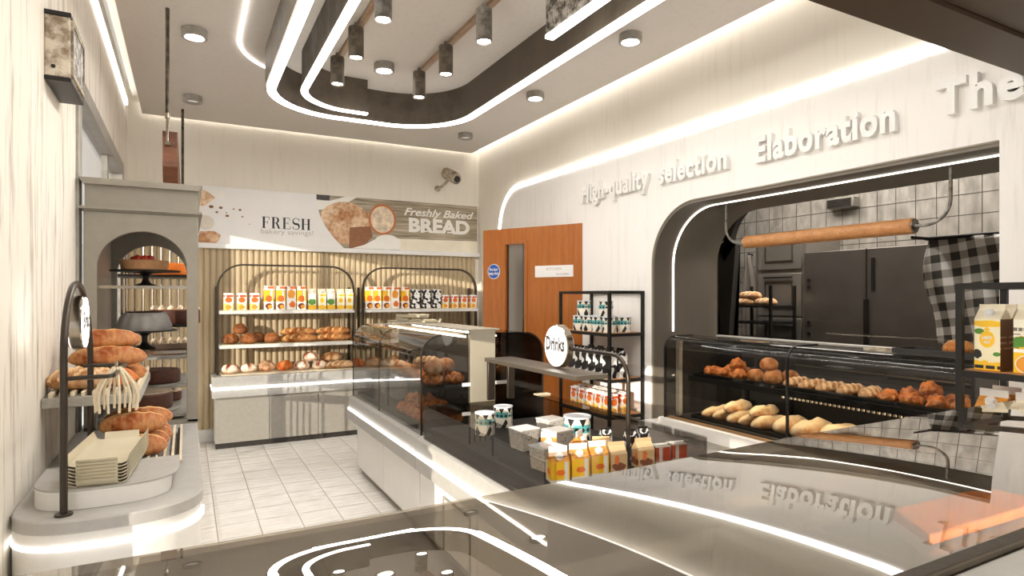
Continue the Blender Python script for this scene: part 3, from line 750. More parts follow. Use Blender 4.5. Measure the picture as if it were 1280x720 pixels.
# ================================================================ ISLAND
isl = thing('island_counter', 'white island counter with a lit front strip carrying two glass cases', 'counter', (1.6, 3.5, 0))
IX0, IX1, IY0, IY1 = 1.18, 2.08, 1.93, 5.07
k = NT('ribbed_white'); 
M['ribw'] = plain('white_ribbed_front', srgb(226,222,216), .35, 0, .02)
MB().box(1.21, 2.05, IY0+.03, 4.88, .05, .40).obj('base_cabinet', M['ribw'], isl)
MB().box(1.235, 2.02, IY0+.06, 4.85, 0, .05).obj('plinth', M['stone_d'], isl)
for y0, y1 in ((IY0+.03, 2.6), (2.605, 3.395), (3.405, 4.14), (4.145, 4.88)):
    MB().box(1.203, 1.2105, y0+.003, y1-.003, .055, .395).obj('front_panel', M['ribw'], isl, bevel=.002)
MB().band([(2.68,.06),(2.68,.34),(3.02,.34),(3.02,.06)], .012, 1.197, 1.2035, 'x', closed=True).obj('vent_frame', M['grey_metal'], isl)
for a, b in ((IY0, 3.398), (3.402, IY1)):
    MB().prism([(1.18,.392),(1.176,.40),(1.180,.575),(1.20,.584),(2.06,.584),(2.084,.575),(2.084,.392)], a, b, 'y').obj('top_fascia', M['stone'], isl, bevel=.004)
    MB().box(1.171, 1.181, a+.003, b-.003, .478, .490).obj('light_strip', M['led'], isl)

# ---- tall double sided pastry case on the island (far half)
ca_ = thing('pastry_case', 'tall double-sided smoked glass pastry case on the far half of the island', 'display case', (1.6, 4.25, .585))
AY0, AY1 = 3.41, 5.06
def side_profile(sgn):
    # curved glass section in XZ from the counter edge up and over to the centre wall
    if sgn < 0: return [(1.215,.586),(1.215,1.04)]+arc(1.215+.13, 1.04, .13, pi, pi/2, 10)+[(1.55,1.175)]
    return [(2.045,.586),(2.045,1.04)]+arc(2.045-.13, 1.04, .13, 0, pi/2, 10)+[(1.69,1.175)]
for sg_ in (-1, 1):
    pr_ = side_profile(sg_)
    for a, b in ((AY0+.004, 4.285), (4.297, AY1-.004)):
        MB().band(pr_, .006, a, b, 'y').obj('curved_glass', M['glass_mid'] if sg_ < 0 else M['glass_deep'], ca_)
    inn_x = 1.53 if sg_ < 0 else 1.70
    poly = pr_+[(inn_x,1.175),(inn_x,.586)]
    for y in (AY0, AY1-.006):
        MB().prism(poly, y, y+.006, 'y').obj('end_glass', M['glass_dark'] if sg_ < 0 else M['glass_deep'], ca_, smooth=0)
    edge_ = MB()
    for y in (AY0-.004, 4.288, AY1-.004): edge_.band(pr_[:-1], .010, y, y+.007, 'y')
    edge_.obj('glass_trim', M['bronze'], ca_)
MB().box(1.53, 1.70, AY0-.002, AY0+.03, .586, 1.195).obj('centre_end_panel', M['beige'], ca_, bevel=.002)
MB().box(1.60, 1.63, AY0+.03, AY1-.01, .586, 1.16).obj('centre_wall', M['black_matte'], ca_)
for sg_ in (-1, 1):
    xx = 1.50 if sg_ < 0 else 1.71
    MB().box(xx, xx+.02, AY0+.04, AY1-.04, 1.150, 1.160).obj('case_fill_strip', M['fill_isl'], ca_)  # glowing strip added under the top to brighten the pastries
MB().box(1.50, 1.73, AY0-.002, AY1, 1.19, 1.202).obj('top_board', M['beige'], ca_, bevel=.002)
for sg_ in (-1, 1):
    a, b = (1.25, 1.60) if sg_ < 0 else (1.63, 1.99)
    MB().box(a, b, AY0+.02, AY1-.02, .862, .872).obj('case_shelf', M['glass_mid'], ca_)
    MB().box(a+.0, b, AY0+.02, AY1-.02, .588, .62).obj('case_floor', M['black'], ca_)
    MB().box((1.475 if sg_ < 0 else 1.70), (1.53 if sg_ < 0 else 1.80), AY0-.006, AY0-.001, .855, .876).obj('shelf_label', M['white'], ca_)
    for y in (4.26,): MB().box(a+.01, a+.03, y, y+.05, .60, .86).obj('shelf_support', M['black'], ca_)

# ---- open glass well (near half)
cbx_ = thing('glass_well', 'open topped smoked glass well holding tins and cartons on the near half of the island', 'display case', (1.62, 2.66, .585))
BX0, BX1, BY0, BY1, BZ = 1.20, 2.047, 1.99, 3.33, .77
MB().box(BX0, BX0+.006, BY0, BY1, .5855, BZ).obj('side_glass', M['glass_well'], cbx_)
MB().box(BX1-.006, BX1, BY0, BY1, .5855, BZ).obj('side_glass', M['glass_well'], cbx_)
MB().box(BX0+.006, BX1-.006, BY0, BY0+.006, .5855, BZ).obj('end_glass', M['glass_mid'], cbx_)
MB().box(BX0+.006, BX1-.006, BY1-.006, BY1, .5855, BZ).obj('end_glass', M['glass_well'], cbx_)
MB().box(BX0, BX0+.155, BY0, BY1, BZ+.001, BZ+.007).obj('lid_glass', M['glass_mid'], cbx_)
MB().box(BX1-.10, BX1, BY0, BY1, BZ+.001, BZ+.007).obj('lid_glass', M['glass_mid'], cbx_)
MB().box(BX0+.01, BX1-.01, BY0+.01, BY1-.01, .5855, .592).obj('well_floor', M['black_matte'], cbx_)
MB().box(BX1-.10, BX1-.0, BY1-.015, BY1+.03, BZ+.008, BZ+.016).obj('wood_strip', M['slat_wood'], cbx_)
# risers carrying the goods
for x0, x1, y0, y1, z in ((1.225, 2.02, 2.02, 3.28, .655),):
    tag(MB().box(x0, x1, y0, y1, .5925, z).obj('black_riser', M['black_matte'], loc=((x0+x1)/2, (y0+y1)/2, .593), bevel=.004), 'low black riser under the tins and cartons inside the glass well', 'riser')
# bridge shelf with the lit sign
bs = thing('bridge_shelf', 'narrow dark bridge shelf over the glass well carrying the lit round sign', 'shelf', (1.69, 2.85, .78))
MB().box(1.595, 1.785, 2.365, 3.345, 1.008, 1.030).obj('shelf_board', M['bridge'], bs, bevel=.002)
MB().prism([(1.60,.778),(1.645,.778),(1.645,1.007),(1.60,1.007)], 3.30, 3.325, 'y').obj('leg', M['bronze'], bs, bevel=.003)
MB().prism([(1.735,.778),(1.78,.778),(1.78,1.007),(1.735,1.007)], 3.30, 3.325, 'y').obj('leg', M['bronze'], bs, bevel=.003)
lp = thing('sign_loop', 'bronze loop stand rising from the glass well and holding the lit sign', 'sign stand', (1.7, 2.11, .60))
pp = [(1.7, 2.11, .657),(1.7, 2.11, 1.03)]+[(1.7, 2.22+.11*cos(a), 1.03+.11*sin(a)) for a in [pi-pi/2*i/8 for i in range(9)]]+[(1.7, 2.57, 1.14)]
MB().tube(pp, .0095, 12).obj('loop_tube', M['bronze'], lp)
MB().cyl((1.7, 2.11, .656), .02, .006, n=20).obj('foot', M['bronze'], lp)
round_sign('round_sign', 'bright round lit drinks sign on the bridge shelf of the island', (1.7, 2.67, 1.146), .112, -pi/2, .04, 'Drinks')

# ================================================================ RACKS
def rack(name, lab, x0, x1, y0, y1, levels, top, back=True):
    t = thing(name, lab, 'rack', ((x0+x1)/2, (y0+y1)/2, 0))
    r = .011
    for x in (x0, x1):
        for y in (y0, y1): MB().box(x-r, x+r, y-r, y+r, 0, top).obj('post', M['black'], t, bevel=.0015)
    for z in [top-.011]+[l-.012 for l in levels]:
        m = MB()
        m.box(x0+r, x1-r, y0-r, y0+r, z-r, z+r).box(x0+r, x1-r, y1-r, y1+r, z-r, z+r).box(x0-r, x0+r, y0+r, y1-r, z-r, z+r).box(x1-r, x1+r, y0+r, y1-r, z-r, z+r)
        m.obj('frame_rail', M['black'], t)
    for z in levels: MB().box(x0+.012, x1-.012, y0+.012, y1-.012, z-.012, z+.002).obj('shelf_board', M['wood'], t)
    return t
R1 = (2.735, 3.045, 3.61, 4.27)
rack('goods_rack', 'black steel rack with wooden shelves of tins and milk cartons by the wooden door', *R1, (1.13, .79, .52), 1.445)
R2 = (2.52, 2.845, .56, 1.21)
rack('carton_rack', 'black steel rack with wooden shelves holding juice cartons at the right edge', *R2, (1.132, .90, .45), 1.45)

# ================================================================ BREAD CASE IN THE KITCHEN OPENING
rc = thing('bread_case', 'long smoked glass bread case standing in the dark kitchen opening', 'display case', (3.1, 2.2, 0))
CX0, CX1, CY0, CY1 = 2.87, 3.62, 1.325, 3.17
MB().box(2.90, 3.66, CY0, 3.49, 0, .50).obj('base_cabinet', M['stone_w'], rc)
MB().box(2.845, 3.66, CY0, 3.212, .50, .582).obj('base_top', M['stone_w'], rc, bevel=.004)
prf = [(2.87,.584),(2.87,1.045)]+arc(2.87+.085, 1.045, .085, pi, pi/2, 10)+[(3.12,1.131)]
for a, b in ((CY0+.002, 2.209), (2.221, CY1-.004)): MB().band(prf, .006, a, b, 'y').obj('curved_glass', M['glass_dark'], rc)
ed = MB()
for y in (CY0-.003, 2.208, CY1-.006): MB().band(prf, .013, y, y+.012, 'y').obj('glass_trim', M['black'], rc)
for y in (CY0, CY1-.006): MB().prism(prf+[(3.12,1.06),(3.60,1.06),(3.60,.584)], y, y+.005, 'y').obj('end_glass', M['glass_dark'], rc, smooth=0)
MB().box(2.975, 2.995, CY0+.05, CY1-.1, 1.108, 1.116).obj('case_fill_strip', M['fill_case'], rc)  # glowing strip added to give the bread a warm light
MB().box(2.955, 2.968, CY0+.04, CY1-.09, 1.085, 1.124).box(2.968, 2.998, CY0+.04, CY1-.09, 1.1165, 1.124).obj('fill_strip_shield', M['black'], rc)  # added shield, keeps the glowing strip out of sight
MB().box(3.02, 3.04, CY0+.05, CY1-.1, .842, .850).obj('case_fill_strip', M['fill_case'], rc)  # second added strip, brightens the lower tray
MB().box(3.60, 3.62, CY0, CY1, .584, 1.06).obj('back_panel', M['black_matte'], rc)
MB().box(2.868, 2.8705, CY0+.004, 2.2, 1.034, 1.039).obj('highlight_line', M['chrome'], rc)  # thin strip stands in for the highlight along the glass curve
MB().box(2.89, 2.90, CY0+.005, CY1-.01, .583, .595).obj('front_sill', M['wood_x'], rc)
MB().box(3.00, 3.59, CY0+.01, 3.08, .855, .868).box(2.995, 3.003, CY0+.01, 3.08, .835, .872).obj('case_shelf', M['black'], rc)
MB().box(2.935, 3.59, CY0+.01, CY1-.02, .584, .598).obj('case_floor', M['black_matte'], rc)
for y in (CY0+.03, 1.95, 2.7, 3.06): MB().box(3.54, 3.56, y, y+.02, .598, .855).obj('shelf_post', M['black'], rc)
MB().box(2.93, 2.96, 3.10, 3.13, .598, 1.10).obj('corner_post', M['beige'], rc)
for nm, xx, y0, y1, z, lab in (('bread_tray', (3.02, 3.40), 1.36, 3.06, .869, 'long black tray of pastries on the upper shelf of the bread case'), ('bread_tray', (2.96, 3.50), 1.36, 3.02, .599, 'long black tray of floury loaves on the floor of the bread case')):
    t = MB(); t.box(xx[0], xx[1], y0, y1, z, z+.006); t.band([(xx[0]+.003,y0+.003),(xx[1]-.003,y0+.003),(xx[1]-.003,y1-.003),(xx[0]+.003,y1-.003)], .006, z, z+.022, 'z', closed=True)
    tag(t.obj(nm, M['black'], loc=((xx[0]+xx[1])/2, (y0+y1)/2, z)), lab, 'tray')
m = MB()
for i in range(38): m.box(3.004, 3.01, 1.38+i*.026, 1.38+i*.026+.013, .822, .846)
tag(m.obj('bead_trim', M['slat_wood'], rc, loc=None), kind=None)

# rolling pin on two hooks
rp = thing('rolling_pin', 'long wooden rolling pin hung across the kitchen opening', 'rolling pin', (3.35, 2.36, 1.72))
MB().lathe([(0,0),(.036,0),(.042,.006),(.042,1.084),(.036,1.09),(0,1.09)], 28, (3.35, 1.82, 1.77), 'y').obj('pin_body', wood('pin_wood', srgb(176,116,66), srgb(216,160,106), (6,3,6), .5, 4), rp)
for y, s_ in ((1.82,-1), (2.91,1)):
    MB().cyl((3.35, y-.004 if s_ < 0 else y, 1.77), .037, .004, 'y', 24).obj('end_cap', metal_worn('cap_worn_metal', srgb(60,52,44), srgb(190,182,170), .4, .6, 30), rp)
    tp = [(3.35, y+s_*.002, 1.77), (3.35, y+s_*.05, 1.768)]+[(3.35, y+s_*(.05+.12*sin(a)), 1.888-.12*cos(a)) for a in [pi/2*i/8 for i in range(9)]]+[(3.35, y+s_*.17, 2.068)]
    h = thing('hanging_hook', 'bent steel hook holding the %s end of the rolling pin' % ('right' if s_ < 0 else 'left'), 'hook', (3.35, y+s_*.17, 2.068))
    MB().tube(tp, .0085, 10).obj('hook_rod', M['spot_worn'], h)
    MB().cyl((3.35, y+s_*.17, 2.058), .02, .008, n=16).obj('flange', M['spot_worn'], h)

# ================================================================ KITCHEN BEHIND THE GLASS
M['kit'] = plain('kitchen_steel', srgb(138,132,124), .35, .5, .08)
ov = thing('kitchen_cabinet', 'grey kitchen cabinet with two framed doors seen through the glass', 'cabinet', (5.2, 3.95, 0))
MB().box(5.0, 5.49, 3.66, 4.22, 0, 2.02).obj('carcass', M['kit'], ov)
for z0, z1 in ((.9,1.2), (1.22,1.62), (1.66,2.0)):
    dd = MB().box(4.985, 5.0, 3.70, 4.18, z0, z1).obj('door', M['kit'], ov, bevel=.003)
    MB().band([(3.79,z0+.08),(3.79,z1-.08),(4.09,z1-.08),(4.09,z0+.08)], .012, 4.978, 4.987, 'x', closed=True).obj('door_moulding', M['dark_metal'], dd)
    MB().box(4.965, 4.975, 3.78, 4.1, z1-.045, z1-.03).obj('handle', M['black'], dd)
fg = thing('oven', 'large dark steel oven wall unit with knobs and a tall handle seen through the glass', 'oven', (5.2, 3.2, 0))
M['ovend'] = plain('dark_oven_steel', srgb(98,92,85), .3, .5, .1)
MB().box(4.96, 5.49, 2.55, 3.655, 0, 1.80).obj('casing', M['ovend'], fg, bevel=.006)
for z in (1.55, 1.49, 1.17, 1.07): MB().cyl((4.95, 3.60, z), .016, .012, 'x', 16).obj('knob', M['black'], fg)
MB().box(4.945, 4.96, 3.05, 3.09, .95, 1.38).obj('handle', M['black'], fg)
MB().box(4.952, 4.96, 3.0, 3.03, 1.45, 1.72).obj('control_strip', M['black'], fg)
MB().box(4.952, 4.96, 3.068, 3.074, 1.38, 1.80).obj('door_seam', M['black'], fg)
hd = thing('wall_vent', 'small dark louvred box on the tiled kitchen wall above the cabinet', 'vent', (5.45, 3.6, 2.2))
MB().box(5.40, 5.498, 3.47, 3.75, 2.235, 2.325).obj('casing', M['kit'], hd, bevel=.004)
for i in range(5): MB().box(5.392, 5.402, 3.49, 3.73, 2.245+i*.016, 2.252+i*.016).obj('louvre', M['black'], hd)
tr_ = thing('tray_trolley', 'dark steel tray trolley with bread on its top tray seen through the glass', 'trolley', (4.85, 4.05, 0))
for x in (4.6, 4.92):
    for y in (3.72, 4.20): MB().box(x-.011, x+.011, y-.011, y+.011, 0, 1.50).obj('post', M['black'], tr_)
for z in (1.30, 1.15, 1.0, .85): MB().box(4.6, 4.92, 3.72, 4.20, z, z+.02).obj('tray_shelf', M['black'], tr_)
def draped_cloth(name, lab, x, y0, y1, z0, z1, mat, pinch=False, folds=5, amp=.018):
    nx, nz = 40, 26; v = []; f = []
    for j in range(nz+1):
        t = j/nz; z = z1+(z0-z1)*t
        for i in range(nx+1):
            s_ = i/nx
            wd = (.12+.88*min(1, t*1.4)**.8) if pinch else (1-.0*t)
            c = (y0+y1)/2; y = c+(s_-.5)*(y1-y0)*wd
            if not pinch: y += .03*sin(t*5)*(s_-.5)*2
            xx = x+amp*(.3+t)*sin(s_*folds*2*pi+t*1.7)+.012*sin(t*7+s_*9)
            v.append((xx, y, z+(.012*sin(s_*7) if j == nz else 0)))
    for j in range(nz):
        for i in range(nx):
            a = j*(nx+1)+i; f.append((a, a+1, a+nx+2, a+nx+1))
    o = MB().add(v, f).obj(name, mat, smooth=180, loc=(x, (y0+y1)/2, z0))
    so_ = o.modifiers.new('thick', 'SOLIDIFY'); so_.thickness = .004
    return tag(o, lab, 'cloth')
k = NT('checked_cloth'); sp = k.n('SeparateXYZ'); k.l(k.map(rot=(radians(8),0,0)), sp.inputs[0])
c1 = k.math('GREATER_THAN', k.math('PINGPONG', k.math('ADD', sp.outputs[1], 10), .0475), .024); c2 = k.math('GREATER_THAN', k.math('PINGPONG', k.math('ADD', sp.outputs[2], 10), .0475), .024)
sm = k.math('MULTIPLY', k.math('ADD', c1, c2), .5)
k.set(k.ramp(sm, [(.2, srgb(74,70,66)), (.3, srgb(74,70,66)), (.45, srgb(176,172,166)), (.55, srgb(176,172,166)), (.8, srgb(250,248,244)), (1, srgb(250,248,244))]), .9); k.mat.node_tree.nodes
for n_ in k.t.nodes:
    if n_.bl_idname == 'ShaderNodeValToRGB': n_.color_ramp.interpolation = 'CONSTANT'
M['check'] = k.mat
draped_cloth('checked_cloth', 'large grey and white checked cloth hanging behind the glass at the right', 3.92, 1.30, 2.05, 1.12, 1.745, M['check'], folds=4)
tag(MB().cyl((3.925, 1.25, 1.748), .012, .82, 'y', 12).box(3.76, 3.93, 2.05, 2.065, 1.74, 1.756).box(3.76, 3.93, 1.26, 1.275, 1.74, 1.756).obj('towel_rail', M['black'], loc=(3.92,1.6,1.748)), 'dark rail carrying the large checked cloth behind the glass', 'rail')
draped_cloth('checked_cloth', 'narrow checked cloth hung from a hook on the tiled kitchen wall', 5.44, 4.32, 4.50, .95, 1.83, M['check'], True, 3, .012)
draped_cloth('grey_cloth', 'plain grey cloth hung from a hook on the tiled kitchen wall', 5.44, 4.56, 4.80, .95, 1.86, plain('grey_linen', srgb(120,112,104), .9), True, 3, .012)
for y, z, l_ in ((4.41, 1.835, 'narrow checked'), (4.68, 1.865, 'plain grey')):
    tag(MB().cyl((5.43, y, z), .008, .07, 'x', 10).cyl((5.43, y, z), .014, .008, 'x', 14).obj('wall_hook', M['black'], loc=(5.46, y, z)), 'small hook on the kitchen tiles holding the %s cloth' % l_, 'hook')

# ================================================================ FOREGROUND GLASS COUNTER
fc = thing('service_case', 'smoked glass topped service counter in the foreground reflecting the ceiling', 'display case', (.4, .45, 0))
FX0, FX1, FY0, FY1, FZ = -.46, 2.3, .285, .625, 1.18
def gz(x, y):      # the pane is very gently domed
    dx, dy = x-.5, y-.45; e = 0
    if dx > .25: e = .0295*.1*(1-math.exp(-(dx-.25)/.1)); dx = .25
    return 1.1789+.0195*dx+.0111*dy+.0198*dx*dx-.0096*dx*dy-.10775*dy*dy+e
gv = []; gf = []; NX, NY = 90, 20
for q in (0, -.008):
    for i in range(NX+1):
        for j in range(NY+1):
            x = FX0+(FX1-FX0)*i/NX; y = FY0+(FY1-FY0)*j/NY; gv.append((x, y, gz(x, y)+q))
B0 = (NX+1)*(NY+1)
for i in range(NX):
    for j in range(NY):
        a = i*(NY+1)+j; gf.append((a, a+NY+1, a+NY+2, a+1)); gf.append((B0+a, B0+a+1, B0+a+NY+2, B0+a+NY+1))
for i in range(NX):
    for j in (0, NY):
        a = i*(NY+1)+j; gf.append((a, a+NY+1, B0+a+NY+1, B0+a))
for j in range(NY):
    for i in (0, NX):
        a = i*(NY+1)+j; gf.append((a, a+1, B0+a+1, B0+a))
MB().add(gv, gf).obj('top_glass', M['glass_top'], fc, smooth=40)
MB().box(FX0, FX1, FY1-.008, FY1, .60, FZ-.014).obj('front_glass', M['glass_mid'], fc)
MB().box(FX0, FX1, FY0+.002, FY1-.001, 0, .595).obj('base_cabinet', M['stone_d'], fc)
MB().box(FX0+.005, FX1-.005, FY0+.004, FY1-.012, .5955, .602).obj('case_floor', M['black_matte'], fc)
MB().box(.80, 1.5, .40, .61, 1.038, 1.044).obj('glass_shelf', M['glass_clear'], fc)
MB().box(.8, 1.5, .287, .303, 1.150, 1.160).obj('fill_strip_shield', M['dark_metal'], fc)  # added shield, covers the glowing strip from above
MB().box(.8, 1.5, .288, .301, 1.126, 1.149).obj('case_fill_strip', M['fill_fg'], fc)  # glowing strip added to light up the orange board
tag(MB().prism([(.93,.485),(1.26,.475),(1.26,.548),(1.2,.566),(1.0,.575),(.985,.565)], 1.0445, 1.062, 'z').obj('wooden_board', M['board'], loc=(1.1,.52,1.0445), bevel=.004), 'orange board beneath the foreground counter glass, standing in for a warm reflection', 'board')  # board shape stands in for a warm glow reflected in the glass
MB().box(FX0, FX1, FY0-.016, FY0-.001, FZ-.05, FZ+.001).obj('edge_trim', M['dark_metal'], fc, bevel=.002)
MB().box(FX0, FX1, -.12, FY0-.017, FZ-.06, FZ-.004).obj('worktop', M['stone'], fc, bevel=.004)
# ================================================================ BREAD
def crust(name, dark, mid, pale, sc=22, bumpy=.4, flour=.0, rough=.6, seeds=None):
    k = NT(name)
    v = k.map()
    f = k.noise(v, sc, 6, .65); g = k.noise(v, sc*.35, 3)
    h_ = k.noise(v, sc*2.6, 4, .7)
    base = k.mix(k.ramp(g, [(.38,(0,0,0)),(.62,(1,1,1))]), dark, mid)
    base = k.mix(k.math('MULTIPLY', k.ramp(f, [(.42,(0,0,0)),(.66,(1,1,1))]), .55), base, pale)
    base = k.mix(k.math('MULTIPLY', k.ramp(h_, [(.5,(0,0,0)),(.7,(1,1,1))]), .5), base, dark)
    at = k.n('Attribute', attribute_name='pale')
    nz = k.math('ADD', at.outputs['Fac'], k.math('MULTIPLY', k.math('SUBTRACT', f, .5), .5))
    base = k.mix(k.ramp(nz, [(.3,(0,0,0)),(.7,(1,1,1))]), base, pale)
    if flour:
        base = k.mix(k.math('MULTIPLY', k.ramp(k.noise(v, sc*.6, 7, .75), [(.42,(0,0,0)),(.62,(1,1,1))]), flour), base, srgb(240,226,200))
    if seeds:
        vo = k.n('TexVoronoi'); vo.inputs['Scale'].default_value = 170; k.l(v, vo.inputs['Vector'])
        msk = k.math('MULTIPLY', k.math('LESS_THAN', vo.outputs['Distance'], .42), k.ramp(k.noise(v, 14, 3), [(.42,(0,0,0)),(.5,(1,1,1))]))
        base = k.mix(msk, base, seeds)
    k.set(base, rough); k.b.inputs['Specular IOR Level'].default_value = .2; k.bump(f, bumpy, .006); return k.mat
M['baguette'] = crust('baguette_crust', srgb(126,58,14), srgb(178,98,34), srgb(220,172,106), 16, .5, .05)
M['baguette_f'] = crust('floury_baguette_crust', srgb(116,48,10), srgb(176,86,22), srgb(224,176,112), 14, .6, .1)
M['poppy'] = crust('seeded_crust', srgb(104,54,24), srgb(166,94,44), srgb(206,140,82), 24, .5, 0, .6, srgb(52,42,38))
M['cross'] = crust('cross_bun_crust', srgb(150,66,18), srgb(196,106,36), srgb(248,234,212), 18, .3, .2)
M['round'] = crust('round_loaf_crust', srgb(130,66,24), srgb(186,112,48), srgb(236,208,162), 20, .4, .5)
M['orange'] = crust('golden_loaf_crust', srgb(158,64,14), srgb(206,104,28), srgb(236,160,80), 16, .5, .1)
M['floury'] = crust('floury_loaf_crust', srgb(184,120,58), srgb(222,168,100), srgb(246,220,172), 16, .5, .5)
M['crusty'] = crust('crusty_pastry', srgb(158,66,14), srgb(226,124,40), srgb(248,190,112), 30, 1.0, .1)
M['bun'] = crust('plain_bun_crust', srgb(160,92,40), srgb(204,138,74), srgb(228,180,120), 14, .25, .2)
M['tan'] = crust('tan_loaf_crust', srgb(138,80,34), srgb(190,128,68), srgb(230,192,140), 18, .4, .3)

def loaf_mb(L, W, H, seed, kind='plain', nu=36, nv=18, lump=.05, taper=.55, bend=0.0):
    # a loaf lying along X, resting on z = 0; returns builder and the list of pale weights
    rnd = random.Random(seed); ofs = Vector((seed*3.17, seed*1.31, seed*.73))
    v = []; f = []; pale = []
    cuts = []
    if kind == 'slash':
        n = max(3, int(L/.085)); cuts = [((i+.5)/n*2-1)*.82 for i in range(n)]
    for i in range(nu+1):
        t = -1+2*i/nu
        tt = max(-.9995, min(.9995, t))
        prof = (1-abs(tt)**(2.4 if L/W < 1.6 else 3.2))**taper
        for j in range(nv):
            a = 2*pi*j/nv
            y = cos(a); z = sin(a)
            z = z if z > 0 else z*.62
            p = Vector((t*L/2, y*W/2*prof, z*H*.62*prof))
            q = Vector((p.x/W*1.6, p.y/W*1.6, p.z/W*1.6))
            d = noise.noise(q*1.3+ofs)*lump+noise.noise(q*3.1+ofs)*lump*.5+(noise.noise(q*7+ofs)*lump*.35 if kind == 'crusty' else 0)
            pl = 0.0
            top = max(0, sin(a))
            if kind == 'slash':
                for c in cuts:
                    dd = abs((t-c)*L/2-(p.y)*1.25)/(W*.17)
                    if dd < 1.6 and top > .25:
                        e = max(0, 1-dd); pl = max(pl, min(1, e*1.7)); d += .10*e*top-.10*max(0, 1-abs(dd-1.15)/.35)*top
            elif kind == 'cross':
                m = min(abs(t*L/2), abs(p.y))/(W*.10)
                pl = .95*max(0, min(1, m-.8)) if top > .15 else .5
                if top > .2: d -= .16*max(0, 1-m)*top*(1-.5*abs(t))
            elif kind == 'crusty':
                d += .12*noise.noise(q*2.2+ofs*2); pl = .35*max(0, noise.noise(q*4+ofs))
            elif kind == 'braid':
                d += .16*abs(sin(t*L/W*2.2+y*1.1))-.08; pl = .3*abs(sin(t*L/W*2.2+y))
            elif kind == 'floury': pl = .75*top
            elif kind == 'split':
                m = abs(p.y)/(W*.12)
                if top > .3: pl = max(0, 1-m*.42)*(1-abs(t)**5); d -= .10*max(0, 1-m)
            elif kind == 'dome': pl = .4*top*max(0, noise.noise(q*1.5+ofs)+.3)
            p += Vector((0, y, z*1.1))*d*W*prof*.9
            p.y += bend*(1-t*t)*L
            v.append(p); pale.append(pl)
        for j in range(nv):
            if i < nu:
                a_ = i*nv+j; b_ = i*nv+(j+1) % nv; f.append((a_, b_, b_+nv, a_+nv))
    f.append(tuple(range(nv-1, -1, -1))); f.append(tuple(nu*nv+j for j in range(nv)))
    zm = sorted(p.z for p in v)[len(v)//14]
    for p in v: p.z = max(p.z-zm, 0.0)
    return MB().add(v, f), pale
LOAF = {}
def loaf_src(key, mat, L, W, H, seed, kind='plain', **kw):
    mb, pale = loaf_mb(L, W, H, seed, kind, **kw)
    me_o = mb.obj('loaf_source', mat, smooth=180)
    at = me_o.data.attributes.new('pale', 'FLOAT', 'POINT')
    for i, q in enumerate(pale): at.data[i].value = q
    LOAF.setdefault(key, []).append(me_o.data); bpy.data.objects.remove(me_o)
for s_ in (1, 2, 3):
    loaf_src('baguette', M['baguette'], .36, .085, .075, s_, 'slash', lump=.04)
    loaf_src('poppy', M['poppy'], .15, .125, .10, s_+10, 'dome', lump=.08)
    loaf_src('cross', M['cross'], .16, .145, .095, s_+20, 'cross', lump=.05)
    loaf_src('round', M['round'], .17, .15, .11, s_+30, 'dome', lump=.05)
    loaf_src('orange', M['orange'], .16, .14, .10, s_+40, 'dome', lump=.06)
    loaf_src('floury', M['floury'], .30, .13, .075, s_+50, 'floury', lump=.07)
    loaf_src('crusty', M['crusty'], .16, .10, .075, s_+60, 'crusty', lump=.24, nu=48, nv=28)
    loaf_src('bun', M['bun'], .13, .115, .095, s_+70, 'plain', lump=.06)
    loaf_src('twist', M['crusty'], .22, .085, .06, s_+80, 'braid', lump=.08, nu=48)
    loaf_src('long', M['tan'], .34, .12, .085, s_+90, 'slash', lump=.05)
    loaf_src('flour_bag', M['baguette_f'], .42, .105, .09, s_+100, 'split', lump=.05)
    loaf_src('tan', M['tan'], .20, .13, .10, s_+110, 'split', lump=.06)
nl = 0
def bread(key, name, lab, cat, loc, rz=0, sc=1.0, group=None, tilt=(0,0)):
    global nl; nl += 1
    o = bpy.data.objects.new(name, LOAF[key][nl % len(LOAF[key])]); COL.objects.link(o)
    o.location = loc; o.rotation_euler = (tilt[0], tilt[1], rz)
    o.scale = (sc,)*3 if not isinstance(sc, tuple) else sc
    return tag(o, lab, cat, group)

# ---- back wall, left arch, middle shelf (top 0.951)
zs = .952
g = 'seeded rolls on the middle shelf of the left arch'
def onshelf(u, y, z): 
    r = ray(u, 371); return Vector((r[0]*y/r[1], y, z))
for u, dz, y, lab in ((288.7,0,6.40,'dark seeded roll at the left end of the middle bread shelf'), (311.5,0,6.35,'dark seeded roll second along the bottom row of the middle shelf'), (322.5,0,6.50,'dark seeded roll behind the second roll of the middle shelf'), (340,0,6.36,'dark seeded roll standing beside the stacked baguettes'), (300.5,.09,6.42,'dark seeded roll lying on top of the others on the middle shelf')):
    bread('poppy', 'seeded_roll', lab, 'bread roll', onshelf(u, y, zs+dz), u*.1, 1.05, g)
for u, dz, y, lab in ((374,0,6.36,'front baguette of the lower pair beside the seeded rolls'), (373,.066,6.40,'baguette stacked on top of the left pair on the middle shelf'), (416,0,6.385,'lower baguette of the right pair on the middle shelf'), (416,.066,6.41,'upper baguette of the right pair on the middle shelf'), (372,0,6.48,'baguette at the back of the left pair on the middle shelf'), (419,0,6.48,'baguette at the back of the right pair on the middle shelf')):
    bread('baguette', 'baguette', lab, 'baguette', onshelf(u, y, zs+dz), .02, (1.0,1.05,1.05), 'baguettes on the middle shelf of the left arch')
